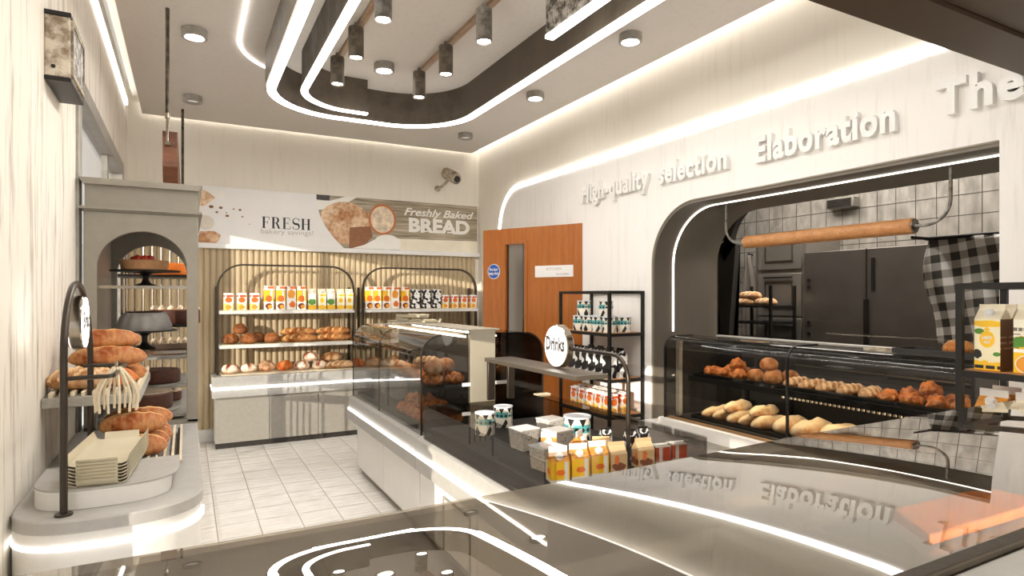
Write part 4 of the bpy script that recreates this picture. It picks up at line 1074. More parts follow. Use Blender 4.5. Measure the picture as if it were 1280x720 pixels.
# ---- board on the counter (top .677)
zs = .677
for u, dz, y, key, lab in ((288,0,6.36,'cross','floury cross-cut bun at the left end of the counter board'), (310.5,0,6.37,'cross','floury cross-cut bun second from the left on the counter board'),
                      (377,0,6.36,'cross','lower left cross-cut bun of the pile of three'), (399.5,0,6.36,'cross','lower right cross-cut bun of the pile of three'), (388,.084,6.38,'cross','cross-cut bun on top of the pile of three')):
    bread(key, 'cross_bun', lab, 'bun', onshelf(u, y, zs+dz), .6+u, 1.0, 'cross-cut buns on the counter board')
bread('round', 'round_loaf', 'pale dusted round loaf in the middle of the counter board', 'loaf', onshelf(333, 6.38, zs), .5, 1.0)
bread('orange', 'round_loaf', 'golden orange round loaf beside the dusted loaf', 'loaf', onshelf(355.5, 6.37, zs), .9, 1.0)
bread('long', 'long_loaf', 'long floury loaf in front at the right of the counter board', 'loaf', onshelf(425, 6.30, zs), .02, (.9,1,.9))
bread('tan', 'brown_loaf', 'brown split loaf resting behind the long floury loaf', 'loaf', onshelf(414, 6.45, zs+.055), .1, 1.1)
# ---- right arch (mostly behind the island case)
for i in range(4): bread('baguette', 'baguette', '%s baguette from the left on the middle shelf of the right arch' % ORD[i], 'baguette', (1.86+i*.29, 6.40, .952), .3, .9, 'baguettes on the middle shelf of the right arch')
for i in range(6): bread('bun', 'bread_bun', '%s plain bun from the left on the board under the right arch' % ORD[i], 'bun', (1.76+i*.2, 6.36, .677), i, 1.1, 'plain buns under the right arch')

# ---- left counter: lower baguettes on the riser (top .78)
def bag(u0, u1, v, y, key, name, lab, grp, dz=0, H=None, rzx=0.0, scl=1.0):
    a = aty(u0, v, y); b = aty(u1, v, y)
    Ls = {'baguette': .36, 'flour_bag': .42, 'long': .34}[key]
    L_ = (b.x-a.x)
    return bread(key, name, lab, 'baguette', ((a.x+b.x)/2, y, a.z), rzx, (L_/Ls, scl, scl), grp)
g = 'baguettes on the slatted riser'
zr = .781
for y, dz, L_, x, lab in ((2.80,0,.84,-.175,'front floury baguette at the bottom of the pile on the riser'), (2.905,0,.84,-.17,'second bottom floury baguette behind the tray stack'), (3.01,0,.86,-.165,'third bottom baguette on the riser'), (3.115,0,.86,-.17,'rear bottom baguette on the riser'),
                     (2.85,.080,.82,-.175,'front baguette of the second layer on the riser'), (2.96,.084,.88,-.165,'rear baguette of the second layer on the riser')):
    bread('flour_bag', 'floury_baguette', lab, 'baguette', (x-.01, y, zr+dz), .05*sin(y*40), (L_*.68, .95, .95), g)

# ---- wall shelf with its slats and baguettes
ws = thing('wall_shelf', 'grey shelf with pale wooden slats fixed to the left wall', 'shelf', (XL, 3.2, 1.0))
MB().box(XL+.002, -.16, 2.80, 3.56, .985, 1.022).obj('shelf_tray', M['grey_metal'], ws, bevel=.003)
for i in range(9): MB().box(-.455+i*.034, -.455+i*.034+.013, 2.815, 3.54, 1.022, 1.04).obj('slat', M['slat_wood'], ws, bevel=.002)
MB().box(-.178, -.164, 2.81, 3.55, 1.022, 1.055).obj('slat', M['slat_wood'], ws, bevel=.002)
zr = 1.041; g = 'baguettes on the left wall shelf'
for y, dz, x, key, s_, lab in ((2.92,0,-.36,'long',.72,'pale striped loaf at the front left of the wall shelf'), (2.93,0,-.235,'orange',.7,'golden roll beside the striped loaf on the wall shelf'), (3.05,0,-.30,'baguette',.8,'hidden bottom baguette in the middle of the wall shelf'), (3.2,0,-.30,'baguette',.8,'bottom baguette at the back of the wall shelf'),
                      (3.02,.075,-.285,'flour_bag',.66,'second layer baguette below the topmost one on the wall shelf'), (3.07,.145,-.31,'flour_bag',.66,'topmost long baguette on the wall shelf'), (3.06,0,-.215,'orange',.6,'golden roll at the right end of the wall shelf'), (3.17,.07,-.25,'orange',.55,'small golden roll behind the second layer baguette')):
    bread(key, 'baguette' if key in ('baguette','flour_bag','long') else 'bread_roll', lab, 'baguette' if key in ('baguette','flour_bag','long') else 'bread roll', (x, y, zr+dz), .06, (s_, .95, .95) if key in ('baguette','flour_bag','long') else s_, g)

# ---- stacked trays on the plinth
def tray_mb(w, l, z0, h=.028):
    m = MB(); n = 10
    def sec(x): return x
    prof = [(-w/2-.012, h), (-w/2-.002, .006), (-w/2+.012, 0), (w/2-.012, 0), (w/2+.002, .006), (w/2+.012, h)]
    inner = [(p[0]*.985, p[1]+.003 if 0 < i < 5 else p[1]) for i, p in enumerate(prof)]
    m.prism(prof+inner[::-1], -l/2, l/2, 'y')
    for s_ in (-1, 1):
        e = [(s_*(l/2), 0), (s_*(l/2+.010), .005), (s_*(l/2+.02), h*.75), (s_*(l/2+.017), h*.75), (s_*(l/2+.008), .008), (s_*(l/2), .003)]
        m.prism(e, -w/2+.022, w/2-.022, 'x')
    return m
tsrc = None
tc = Vector((-.232, 2.53, .8015))
for i in range(7):
    lab = ['lowest pale serving tray of the stack on the plinth','second lowest serving tray of the stack','third serving tray from the bottom of the stack','middle serving tray of the stack of seven','third serving tray from the top of the stack','second serving tray from the top of the stack','topmost empty serving tray of the stack on the plinth'][i]
    if tsrc is None:
        o = tray_mb(.155, .40, 0, .034).obj('serving_tray', M['tray'], world=False, smooth=40); tsrc = o
    else: o = tsrc.copy(); COL.objects.link(o)
    o.location = tc+Vector((0, 0, i*.0105)); o.rotation_euler = (0, 0, -.08)
    tag(o, lab, 'tray', 'serving trays stacked on the plinth')
# whisk hung on the rail
wk = thing('whisk', 'pale wire whisk hanging from the bronze rail by the sign loop', 'whisk', (-.2, 2.30, 1.16))
for i in range(12):
    a = 2*pi*i/12+.2; pp = []
    for q in range(9):
        t = q/8; rr = .010+.05*sin(min(1, t*1.15)*pi*.62)
        pp.append((-.205+rr*cos(a)*1.05, 2.42+rr*sin(a), 1.165-.145*t))
    MB().tube(pp, .0042, 6).obj('wire', M['slat_wood'], wk)
MB().tube([(-.205, 2.42, 1.155), (-.205, 2.42, 1.185)], .006, 8).obj('collar', M['chrome'], wk)

# ---- cakes
M['choc'] = plain('chocolate_sponge', srgb(78,40,24), .6, 0, .25, 40, .5)
M['tart'] = plain('tart_crust', srgb(196,146,100), .6, 0, .15, 30, .3)
M['berry'] = plain('red_berry', srgb(178,46,22), .3, 0, .2)
M['sugar'] = plain('sugar_glaze', srgb(138,134,130), .5, 0, .14, 22, .5)
M['creamy'] = plain('piped_cream', srgb(244,222,196), .5)
M['orange_cake'] = plain('orange_cake', srgb(226,118,30), .5, 0, .15)
def cake_stand(lab, c, r, h):
    t = thing('cake_stand', lab, 'cake stand', c)
    MB().lathe([(0,0),(.062,0),(.055,.008),(.022,.022),(.014,.04),(.014,h-.03),(.03,h-.014),(r,h-.004),(r+.004,h+.004),(r-.004,h+.002),(0,h)], 40, cap=False).obj('stand_body', M['black'], t, world=False, smooth=50)
cake_stand('black pedestal cake stand on the top glass shelf of the tall cabinet', (-.195, 3.86, 1.454), .165, .085)
cake_stand('black pedestal cake stand on the lower glass shelf carrying the ring cake', (-.20, 3.86, 1.117), .155, .10)
t = thing('fruit_tart', 'pale tart topped with red fruit on the upper black stand', 'cake', (-.20, 3.86, 1.5425))
m = MB(); n = 40; pr = []
for i in range(n*2): pass
MB().lathe([(0,0),(.108,0),(.118,.05),(.112,.054),(.106,.046),(0,.044)], 48, cap=False).obj('tart_shell', M['tart'], t, world=False)
for x, y, r in ((-.03,-.05,.024),(.0,-.06,.02),(.028,-.04,.024),(.0,-.01,.026),(-.05,.0,.02)): MB().lathe([(0,-r),(r*.7,-r*.7),(r,0),(r*.7,r*.7),(0,r)], 10, (x,y,.058)).obj('berry', M['berry'], t, world=False, smooth=60)
t = thing('ring_cake', 'grey sugar-dusted ring cake on the lower black stand', 'cake', (-.20, 3.86, 1.2185))
m = MB(); nn = 72; prof = [(.125,0),(.128,.02),(.112,.07),(.095,.095),(.06,.098),(.03,.08),(.03,0)]
v = []; f = []
for i in range(nn):
    a = 2*pi*i/nn; fl = 1+.05*abs(sin(a*7))
    for r, z in prof: v.append((r*cos(a)*(fl if r > .05 else 1), r*sin(a)*(fl if r > .05 else 1), z))
K = len(prof)
for i in range(nn):
    for j in range(K-1): f.append((i*K+j, ((i+1) % nn)*K+j, ((i+1) % nn)*K+j+1, i*K+j+1))
    f.append((i*K+K-1, ((i+1) % nn)*K+K-1, ((i+1) % nn)*K, i*K))
MB().add(v, f).obj('cake_body', M['sugar'], t, world=False, smooth=60)
MB().lathe([(.055,.0965),(.085,.0975),(.09,.102),(.06,.104)], 40, cap=False).obj('crumb_ring', M['choc'], t, world=False)
def round_cake(name, lab, c, r, h, side, top=None, blobs=0, bmat=None):
    t = thing(name, lab, 'cake', c)
    MB().lathe([(0,0),(r-.004,0),(r,.006),(r,h-.008),(r-.01,h),(0,h)], 40, cap=False).obj('cake_body', side, t, world=False)
    if top: MB().lathe([(0,h),(r-.008,h),(r-.012,h+.006),(0,h+.008)], 40, cap=False).obj('topping', top, t, world=False)
    for i in range(blobs):
        a = 2*pi*i/blobs
        MB().lathe([(0,0),(.018,0),(.02,.008),(.013,.02),(.004,.03),(0,.031)], 12, ((r-.022)*cos(a), (r-.022)*sin(a), h+.0)).obj('piped_blob', bmat, t, world=False, smooth=60)
round_cake('orange_cake', 'bright orange cake behind the upper black stand', (-.15, 5.06, 1.554), .16, .085, M['orange_cake'])
round_cake('chocolate_cake', 'dark chocolate cake with a frilled cream top behind the ring cake', (-.07, 5.06, 1.209), .16, .10, M['choc'], M['tart'], 14, M['creamy'])
round_cake('chocolate_cake', 'chocolate cake with piped cream blobs under the ring cake', (-.10, 5.06, .989), .13, .085, M['choc'], None, 12, M['creamy'])
round_cake('sponge_cake', 'plain brown chocolate sponge on the wire rack right of the wall shelf baguettes', (-.15, 4.1, .905), .12, .075, M['choc'])
round_cake('dusted_cake', 'tall dusted brown cake lowest in the tall cabinet', (-.19, 3.83, .80), .125, .085, M['choc'], plain('dusted_top', srgb(150,132,112), .7, 0, .2, 40))
round_cake('chocolate_tart', 'small chocolate tart with cream blobs beside the dusted cake', (-.09, 4.16, .79), .065, .05, M['choc'], None, 8, M['creamy'])
for x, y, z, r, lab in ((-.15,4.1,.897,.15,'grey round board under the plain sponge'), (-.19,3.83,.793,.16,'grey round board under the dusted cake')):
    tag(MB().lathe([(0,0),(r,0),(r,.006),(0,.006)], 40, (x,y,z)).obj('cake_board', M['grey_metal'], loc=(x,y,z)), lab, 'board')
MB().box(hole_l+.002, hole_r-.002, 3.95, cy1-.04, .885, .896).obj('wire_shelf', M['grey_metal'], cb)
MB().box(hole_l+.002, hole_r-.002, cy0+.04, cy1-.04, .775, .788).obj('wire_shelf', M['grey_metal'], cb)
# ================================================================ PACKAGED GOODS
PK = {}
def link_src(t):      # keep a packaged good as a source: parts stay, top object is reused for its first placing
    t['_unused'] = 1; return t
USED = {}
def place(key, loc, rz, lab, group=None, scale=None, rot=None):
    src = PK[key]
    if key not in USED:
        USED[key] = 1; src.location = loc; src.rotation_euler = rot if rot else (0,0,rz)
        if scale: src.scale = (scale,)*3
        src['label'] = lab
        if group: src['group'] = group
        return src
    r = dup(src, loc, rz, lab, group, rot)
    r.scale = (scale,)*3 if scale else (1,1,1)
    if group is None and 'group' in r.keys(): del r['group']
    return r
O1, O2, Y1, G1, W1, K1, BR = srgb(226,110,30), srgb(240,160,50), srgb(248,196,40), srgb(84,140,50), srgb(244,242,236), srgb(28,26,26), srgb(122,58,24)
CRM = srgb(240,228,200)
def brick(key, name, w, dp, h, mat, cat='carton'):
    t = thing(name, 'x', cat)
    MB().box(-w/2, w/2, -dp/2, dp/2, 0, h).obj('carton_body', mat, t, world=False, bevel=.002)
    m = MB().box(-w/2+.002, w/2-.002, -.004, .004, h, h+.006); m.obj('top_seal', M['white'], t, world=False)
    PK[key] = t
def gable(key, name, w, dp, h, mat, roofmat, capped=True, cat='carton', capmat=None, fin=None, side=None, finh=.016):
    t = thing(name, 'x', cat)
    m = MB().box(-w/2, w/2, -dp/2, dp/2, 0, h)
    if side: m.m[3] = m.m[5] = 1
    m.obj('carton_body', [mat, side] if side else mat, t, world=False, bevel=.0015)
    rh = dp*.46
    MB().prism([(-dp/2, h), (dp/2, h), (.004, h+rh), (-.004, h+rh)], -w/2, w/2, 'x').obj('gable_top', roofmat, t, world=False, bevel=.001)
    MB().box(-w/2, w/2, -.003, .003, h+rh-.002, h+rh+finh).obj('top_fin', fin or M['white'], t, world=False, bevel=.0008)
    if capped:
        c = MB().lathe([(0,0),(.0165,0),(.0165,.003),(.0135,.004),(.0135,.013),(.0125,.0145),(0,.0145)], 24, cap=False)
        an = atan2(rh, dp/2); c.rot(an, 'X').move((0, -dp/4-.0, h+rh*.5))
        c.obj('screw_cap', capmat or M['white'], t, world=False)
    PK[key] = t
def tin(key, name, r, h, mat, lidmat, cat='tin'):
    t = thing(name, 'x', cat)
    MB().lathe([(0,0),(r,0),(r,h),(0,h)], 40, cap=False).obj('tin_body', mat, t, world=False)
    MB().lathe([(0,h),(r+.0015,h-.004),(r+.0015,h+.003),(r-.003,h+.003),(r-.004,h+.001),(0,h+.001)], 40, cap=False).obj('lid', lidmat, t, world=False)
    PK[key] = t
M['jb'] = label_mat('small_juice_print', W1, [('r',0,.030,.048,.030,srgb(250,214,120)), ('en',0,.028,.026,.022,O2), ('en',0,.095,.030,.026,O1), ('r',0,.132,.028,.010,srgb(206,84,36)), ('r',0,.066,.05,.003,srgb(220,214,204))])
brick('small', 'small_juice_carton', .085, .075, .155, M['jb'])
M['tn'] = label_mat('tall_tin_print', srgb(246,240,228), [('r',0,.135,.038,.055,Y1), ('en',0,.105,.03,.032,O1), ('en',0,.035,.03,.03,BR), ('en',.012,.028,.02,.02,O2), ('r',0,.215,.06,.012,O1)])
brick('tall', 'tall_juice_carton', .088, .082, .225, M['tn'])
M['tn2'] = label_mat('tall_tin_print_pale', srgb(246,242,234), [('en',0,.15,.034,.05,O2), ('en',.01,.05,.03,.03,O1), ('r',0,.215,.06,.012,O1), ('r',0,.1,.02,.012,W1)])
brick('tall2', 'tall_juice_carton', .088, .082, .225, M['tn2'])
M['gb'] = label_mat('gable_pineapple_print', srgb(248,244,230), [('en',0,.075,.036,.03,G1), ('r',0,.022,.05,.022,Y1), ('e',0,.12,.018,.02,W1)])
M['gbl'] = label_mat('gable_lemon_print', srgb(248,238,206), [('e',0,.09,.02,.026,Y1), ('en',0,.02,.04,.02,Y1), ('en',.01,.14,.03,.012,Y1)])
M['gr'] = plain('cream_carton_top', CRM, .45, 0, .02)
gable('pine', 'gable_carton', .075, .075, .155, M['gb'], M['gr'], fin=M['gr'])
gable('lemon', 'gable_carton', .075, .075, .155, M['gbl'], M['gr'], fin=M['gr'])
def cow_mat(name, sc=26):
    k = NT(name); f = k.noise(k.map(scale=(1,1,1)), sc, 1, .3); k.set(k.ramp(f, [(.495, K1), (.505, W1)]), .4); return k.mat
M['cow'] = cow_mat('cow_print')
brick('cow', 'milk_carton', .095, .085, .20, M['cow'])
gable('cowg', 'milk_carton', .078, .075, .17, cow_mat('cow_print_bold', 18), M['cow'], capmat=M['black'], fin=M['black'])
TEAL = srgb(92,176,176)
M['tp'] = label_mat('teal_chevron_print', srgb(238,230,214), [('rr',0,.072,.04,.016,TEAL), ('tr',0,.098,.020,.020,K1), ('ur',0,.024,.030,.028,K1), ('ur',0,.012,.024,.022,srgb(232,226,212)), ('dr',0,.068,.010,.010,K1)], cyl=True, radius=.054)
tin('tin', 'patterned_tin', .054, .115, M['tp'], plain('tin_lid', srgb(222,226,232), .4))
k = NT('terrazzo_print'); vo = k.n('TexVoronoi'); vo.inputs['Scale'].default_value = 80; k.l(k.map(), vo.inputs['Vector'])
k.set(k.mix(k.math('LESS_THAN', vo.outputs['Distance'], .33), srgb(206,200,190), vo.outputs['Color']), .5); 
hs = k.n('HueSaturation'); hs.inputs['Saturation'].default_value = .45; hs.inputs['Value'].default_value = .55; k.l(vo.outputs['Color'], hs.inputs['Color']); k.set(k.mix(k.math('LESS_THAN', vo.outputs['Distance'], .33), srgb(206,200,190), hs.outputs[0]), .5)
M['terr'] = k.mat
t = thing('terrazzo_box', 'x', 'box'); MB().prism([(-.045,0),(.045,0),(.058,.095),(-.058,.095)], -.05, .05, 'y').obj('box_body', M['terr'], t, world=False, bevel=.002)
MB().box(-.06, .06, -.052, .052, .0955, .104).obj('lid', M['white'], t, world=False, bevel=.002); PK['terr'] = t
M['oj'] = label_mat('orange_juice_print', srgb(246,226,180), [('r',0,.045,.04,.045,Y1), ('en',0,.035,.024,.018,O2), ('r',0,.082,.05,.006,W1)])
M['ojr'] = plain('orange_fruit_print', srgb(232,150,60), .4, 0, .45, 45)
gable('oj', 'orange_juice_carton', .07, .07, .085, M['oj'], M['ojr'], finh=.024)
M['cart_y'] = label_mat('yellow_front_print', srgb(224,218,206), [('r',0,.05,.033,.036,srgb(238,186,30)), ('en',0,.042,.02,.012,O1)])
gable('ojy', 'orange_juice_carton', .078, .07, .085, M['cart_y'], M['ojr'], finh=.024)
M['cof'] = label_mat('brown_kraft_print', srgb(206,172,124), [('en',0,.03,.034,.018,BR), ('en',-.01,.06,.012,.02,O1)])
M['kraft'] = plain('kraft_paper', srgb(218,186,140), .6, 0, .06)
gable('kraft', 'kraft_carton', .082, .07, .085, M['cof'], M['kraft'], capped=False, fin=M['kraft'])
M['redj'] = label_mat('red_label_print', srgb(190,182,170), [('r',0,.05,.034,.03,srgb(160,60,30))])
brick('red', 'red_label_carton', .075, .06, .085, M['redj'])
M['kside'] = label_mat('shaded_side_print', srgb(120,78,44), [('r',0,.10,.03,.004,srgb(180,150,120)), ('r',0,.12,.03,.003,srgb(180,150,120)), ('r',0,.08,.026,.003,srgb(180,150,120))])  # brown ground paints shade onto the carton sides, lines are print
# large cartons for the right-hand rack
M['lc1'] = label_mat('lemon_milk_print', srgb(244,232,196), [('en',0,.168,.05,.012,Y1), ('en',-.025,.14,.016,.010,G1), ('e',0,.112,.024,.030,Y1), ('d',0,.148,.010,.010,Y1), ('en',.03,.06,.012,.008,G1), ('en',-.03,.058,.014,.016,K1), ('rn',0,.012,.05,.020,Y1), ('r',0,.012,.014,.006,K1)])
gable('big_lemon', 'lemon_juice_carton', .082, .08, .185, M['lc1'], M['gr'], fin=M['gr'], side=M['kside'])
M['lc2'] = label_mat('orange_slice_print', srgb(244,236,214), [('en',0,.10,.05,.03,O2), ('en',.012,.105,.036,.022,G1), ('rn',0,.04,.06,.045,Y1), ('e',0,.032,.036,.032,W1), ('e',0,.032,.033,.029,O2), ('r',0,.078,.045,.006,W1), ('rr',0,.152,.006,.006,srgb(120,110,96)), ('r',0,.135,.03,.002,srgb(150,140,120))])
gable('big_orange', 'orange_juice_carton', .082, .08, .185, M['lc2'], M['gr'], fin=M['gr'], side=M['kside'])
# printed words on the large lemon carton
for key, words_ in (('big_lemon', (('LAMON', .112, .013, .032), ('MILK', .097, .010, .020))),):
    for wd, z, h, wmax in words_:
        vs, fs = textmesh(wd, 1, .02, align='CENTER')
        body = [c for c in PK[key].children if c.name.startswith('carton_body')][0]
        kx = wmax/width(vs)
        MB().add([(p[0]*kx, -.0408, z+p[1]*h/.72) for p in vs], fs).obj('lettering', M['white'], body, world=False, smooth=0)

# ---- back wall top shelves (top 1.275)
zt2 = 1.275
def row(keys, us, y, z, fmt, group, rz=0, scale=None):
    for i, (k_, u) in enumerate(zip(keys, us)):
        place(k_, onshelf(u, y, z), rz, fmt % ORD[i], group, scale)
row(['small']*3, (285.5,302,318), 6.33, zt2, '%s small orange juice carton from the left on the top left shelf', 'small juice cartons on the top left shelf')
row(['tall','tall','tall2','tall'], (335.5,350.5,363.5,376), 6.33, zt2, '%s tall orange carton from the left on the top left shelf', 'tall orange cartons on the top left shelf')
row(['pine','lemon','pine','lemon','lemon'], (389.5,402,413,425,436), 6.33, zt2, '%s gable-topped fruit carton from the left on the top left shelf', 'gable cartons on the top left shelf')
row(['tall','tall','tall','tall2','tall'], (461,470.5,482,492.5,505.5), 6.34, zt2, '%s tall orange carton from the left on the top right shelf', 'tall orange cartons on the top right shelf')
row(['cow']*3, (518,531.5,544.5), 6.33, zt2, '%s black and white cow print carton from the left on the top right shelf', 'cow print cartons on the top right shelf')
row(['small']*4, (555.5,567.5,579,590.5), 6.33, zt2, '%s small orange carton from the left at the right end of the top shelf', 'small juice cartons on the top right shelf', 0, .92)

# ---- goods rack by the door: tins, cow cartons, small cartons
g = 'patterned tins on the goods rack'
zr1 = 1.133
for (x, y, dz, lab) in ((2.80,3.70,0,'tin at the near corner of the upper rack shelf'), (2.93,3.69,0,'tin at the right end of the upper rack shelf, nearest the wall'), (2.80,3.83,0,'tin second along the front of the upper rack shelf'), (2.80,3.96,0,'tin third along the front of the upper rack shelf'), (2.80,4.09,0,'tin at the door end of the upper rack shelf front row'), (2.92,3.85,0,'tin in the back row of the upper rack shelf, nearest the viewer'), (2.92,4.05,0,'tin in the back row of the upper rack shelf, farthest'),
                    (2.815,3.76,.119,'upper tin stacked over the near corner of the rack'), (2.82,4.06,.119,'upper tin stacked over the door end of the rack')):
    place('tin', (x, y, zr1+dz), x*9+y*7, 'teal patterned '+lab, g)
g = 'cow print milk cartons on the goods rack'
zr2 = .793
for i in range(6):
    place('cowg', (2.79, 3.68+i*.092, zr2), pi/2*-1, 'cow print carton, %s from the near corner in the front row of the rack' % ORD[i], g)
for i in range(4):
    place('cowg', (2.89, 3.68+i*.125, zr2), pi/2*-1, 'cow print carton, %s from the near end in the back row of the rack' % ORD[i], g)
g = 'small juice cartons on the bottom of the goods rack'
zr3 = .523
for i in range(5): place('small', (2.79, 3.67+i*.11, zr3), -pi/2, 'small orange carton, %s from the near corner, front row, lowest rack shelf' % ORD[i], g)
for i in range(5): place('small', (2.92, 3.69+i*.125, zr3), -pi/2, 'small orange carton, %s from the near end, back row, lowest rack shelf' % ORD[i], g)

# ---- right-hand rack
zq = 1.135
place('big_lemon', (2.585, 1.135, zq), -pi/2, 'tall lemon juice carton with a yellow badge on the right-hand rack')
place('big_lemon', (2.70, 1.15, zq), -pi/2, 'tall lemon juice carton hidden behind the front lemon carton on the right-hand rack')
place('big_orange', (2.585, 1.015, zq), 0-pi/2-pi, 'tall orange juice carton with leaves and an orange slice on the right-hand rack')
place('big_orange', (2.70, 1.03, zq), -pi/2, 'tall orange juice carton at the back of the right-hand rack')
place('big_lemon', (2.70, .91, zq), -pi/2, 'tall lemon juice carton at the back right of the right-hand rack')
zq = .903
for x, y, lab in ((2.585,1.13,'orange juice carton at the corner of the lower shelf of the right-hand rack'), (2.585,1.02,'orange juice carton second along the lower shelf of the right-hand rack'), (2.70,1.14,'orange juice carton behind the corner one on the lower shelf of the right-hand rack'), (2.70,1.04,'orange juice carton second in the back row of the right-hand rack lower shelf'), (2.70,.94,'orange juice carton third in the back row of the right-hand rack lower shelf'), (2.585,.91,'orange juice carton third along the lower shelf of the right-hand rack')):
    place('ojy', (x, y, zq), -pi/2, lab, 'orange juice cartons on the lower shelf of the right-hand rack', 1.15)

# ---- glass well on the island (riser top .656)
zw = .656
def wz(u, v, top): p = atz(u, v, zw+top); return (max(1.375, min(1.88, p.x)), max(2.118, p.y), zw)
place('tin', wz(629, 507, .118), 2.2, 'teal patterned tin at the back left of the glass well', 'tins in the glass well', 1.0)
place('tin', wz(606, 515, .118), 2.5, 'teal patterned tin at the front left of the glass well', 'tins in the glass well', 1.0)
place('tin', wz(721.5, 519, .148), 2.7, 'large teal patterned tin on its own in the middle of the glass well', 'tins in the glass well', 1.25)
for u, v, lab in ((655,535,'low terrazzo print box with a white lid left of the well middle'), (688,523,'rear terrazzo print box with a white lid beside the lone tin'), (697,537,'front terrazzo print box with a white lid against the lone tin'), (660,560,'terrazzo print box with a white lid seen through the side glass')):
    place('terr', wz(u, v, .10), .18, lab, 'terrazzo boxes in the glass well')
g = 'orange juice cartons in the glass well'
def wz2(u, v, top): p = atz(u, v, zw+top); return (max(1.30, min(1.95, p.x)), max(2.25, p.y), zw)
for u, v, rz, lab in ((686,543,-.55,'orange juice carton with a white cap in front of the terrazzo boxes'), (724,541,.6,'orange juice carton turned beside the lone tin')): place('oj', wz2(u, v, .13), rz, lab, g)
for x, lab in ((1.325,'yellow fronted juice carton at the left end of the front row in the well'), (1.422,'yellow fronted juice carton second in the front row of the well'), (1.519,'yellow fronted juice carton third in the front row of the well')): place('ojy', (x, 2.09, zw), -.22, lab, g)
g = 'kraft cartons in the glass well'
for x, y, rz, lab in ((1.62,2.20,-.4,'tall cream kraft carton behind the front row in the middle of the well'), (1.616,2.09,-.2,'brown kraft carton printed with lettering in the well front row'), (1.765,2.09,-.2,'brown kraft carton right of the bronze pipe in the well')): place('kraft', (x, y, zw), rz, lab, g, .95)
for x, lab in ((1.862,'red labelled carton second from the right in the well front row'), (1.958,'red labelled carton at the right end of the well front row')): place('red', (x, 2.09, zw), -.2, lab, 'red labelled cartons in the glass well')
for x, y, lab in ((1.72,2.30,'cow print carton behind the kraft cartons in the well'), (1.80,2.22,'cow print carton beside the bronze pipe in the well'), (1.89,2.24,'cow print carton at the far right of the well')): place('cowg', (x, y, zw), -.3, lab, 'cow print cartons in the glass well', .62)

# ---- things on the tall island case
for x, y, rz, lab in ((1.60, 4.75, .15, 'pale serving tray left on top of the island pastry case'), (1.66, 4.45, -.3, 'pale serving tray nearest the viewer on top of the island pastry case'), (1.62, 4.75, .5, 'pale serving tray stacked askew on top of the island pastry case')):
    o = tsrc.copy(); COL.objects.link(o); o.location = (x, y, 1.2035 if 'askew' not in lab else 1.232); o.rotation_euler = (0,0,rz); o.scale = (.9,.55,.8)
    tag(o, lab, 'tray', 'serving trays on the island case')

# ---- pastries inside the island case
FAR = ['nearest','second nearest','third nearest','fourth','fifth','sixth','seventh','eighth']
zz = .873
g = 'orange twists on the upper shelf of the island pastry case'
for i in range(5):
    for c, x in (('glass', 1.325), ('wall', 1.465)):
        if i < 2 or c == 'glass' and i < 3: bread('crusty', 'pastry_twist', '%s orange twist on the %s side of the upper island case shelf' % (FAR[i], c), 'pastry', (x, 3.50+i*.10, zz), .1*i, .80, g)
g = 'plain buns on the upper shelf of the island pastry case'
for i in range(4):
    for c, x in (('glass', 1.325), ('wall', 1.46)):
        bread('bun', 'bread_bun', '%s plain bun on the %s side of the upper island case shelf' % (FAR[i], c), 'bun', (x, 3.83+i*.13 if c == 'glass' else 3.74+i*.13, zz), i*.7, .9, g)
for i in range(3):
    bread('bun', 'bread_bun', '%s plain bun lying on top of the twists in the island case' % FAR[i], 'bun', (1.32+.065*i, 3.50+.055*i, zz+.061), i*1.3, .9, 'plain buns on top of the twists')
bread('long', 'brown_loaf', 'brown loaf lying across the buns in the island case', 'loaf', (1.39, 3.80, zz+.085), .25, .62)
g = 'crusty pastries on the floor of the island pastry case'
for i in range(6):
    for c, x in (('glass', 1.325), ('wall', 1.465)):
        bread('crusty', 'crusty_pastry', '%s crusty pastry on the %s side of the island case floor' % (FAR[i], c), 'pastry', (x, 3.50+i*.105, .621), .1*sin(i*3), .9, g)
for i in range(5): bread('crusty', 'crusty_pastry', '%s crusty pastry on top of the pile on the island case floor' % FAR[i], 'pastry', (1.37+.04*(i % 2), 3.55+i*.105, .621+.058), .4*sin(i*2), .95, 'crusty pastries on top of the pile in the island case')
for i, y in enumerate((4.5, 4.75, 4.98)):
    o = MB().lathe([(0,0),(.075,0),(.08,.004),(.075,.008),(0,.006)], 32).rot(pi/2-.2, 'X').obj('serving_plate', M['grey_metal'], world=False, loc=(1.42, y, .6985)); tag(o, 'grey round plate standing up, %s along the far floor of the island case' % ORD[i], 'plate', 'plates in the island case')
# buns in the right half of the island case
for i in range(5): bread('bun', 'bread_bun', 'plain bun, %s from the near end on the dark right side of the island case' % ORD[i], 'bread', (1.86, 3.6+i*.22, .873), i, 1, 'buns in the right side of the island case')

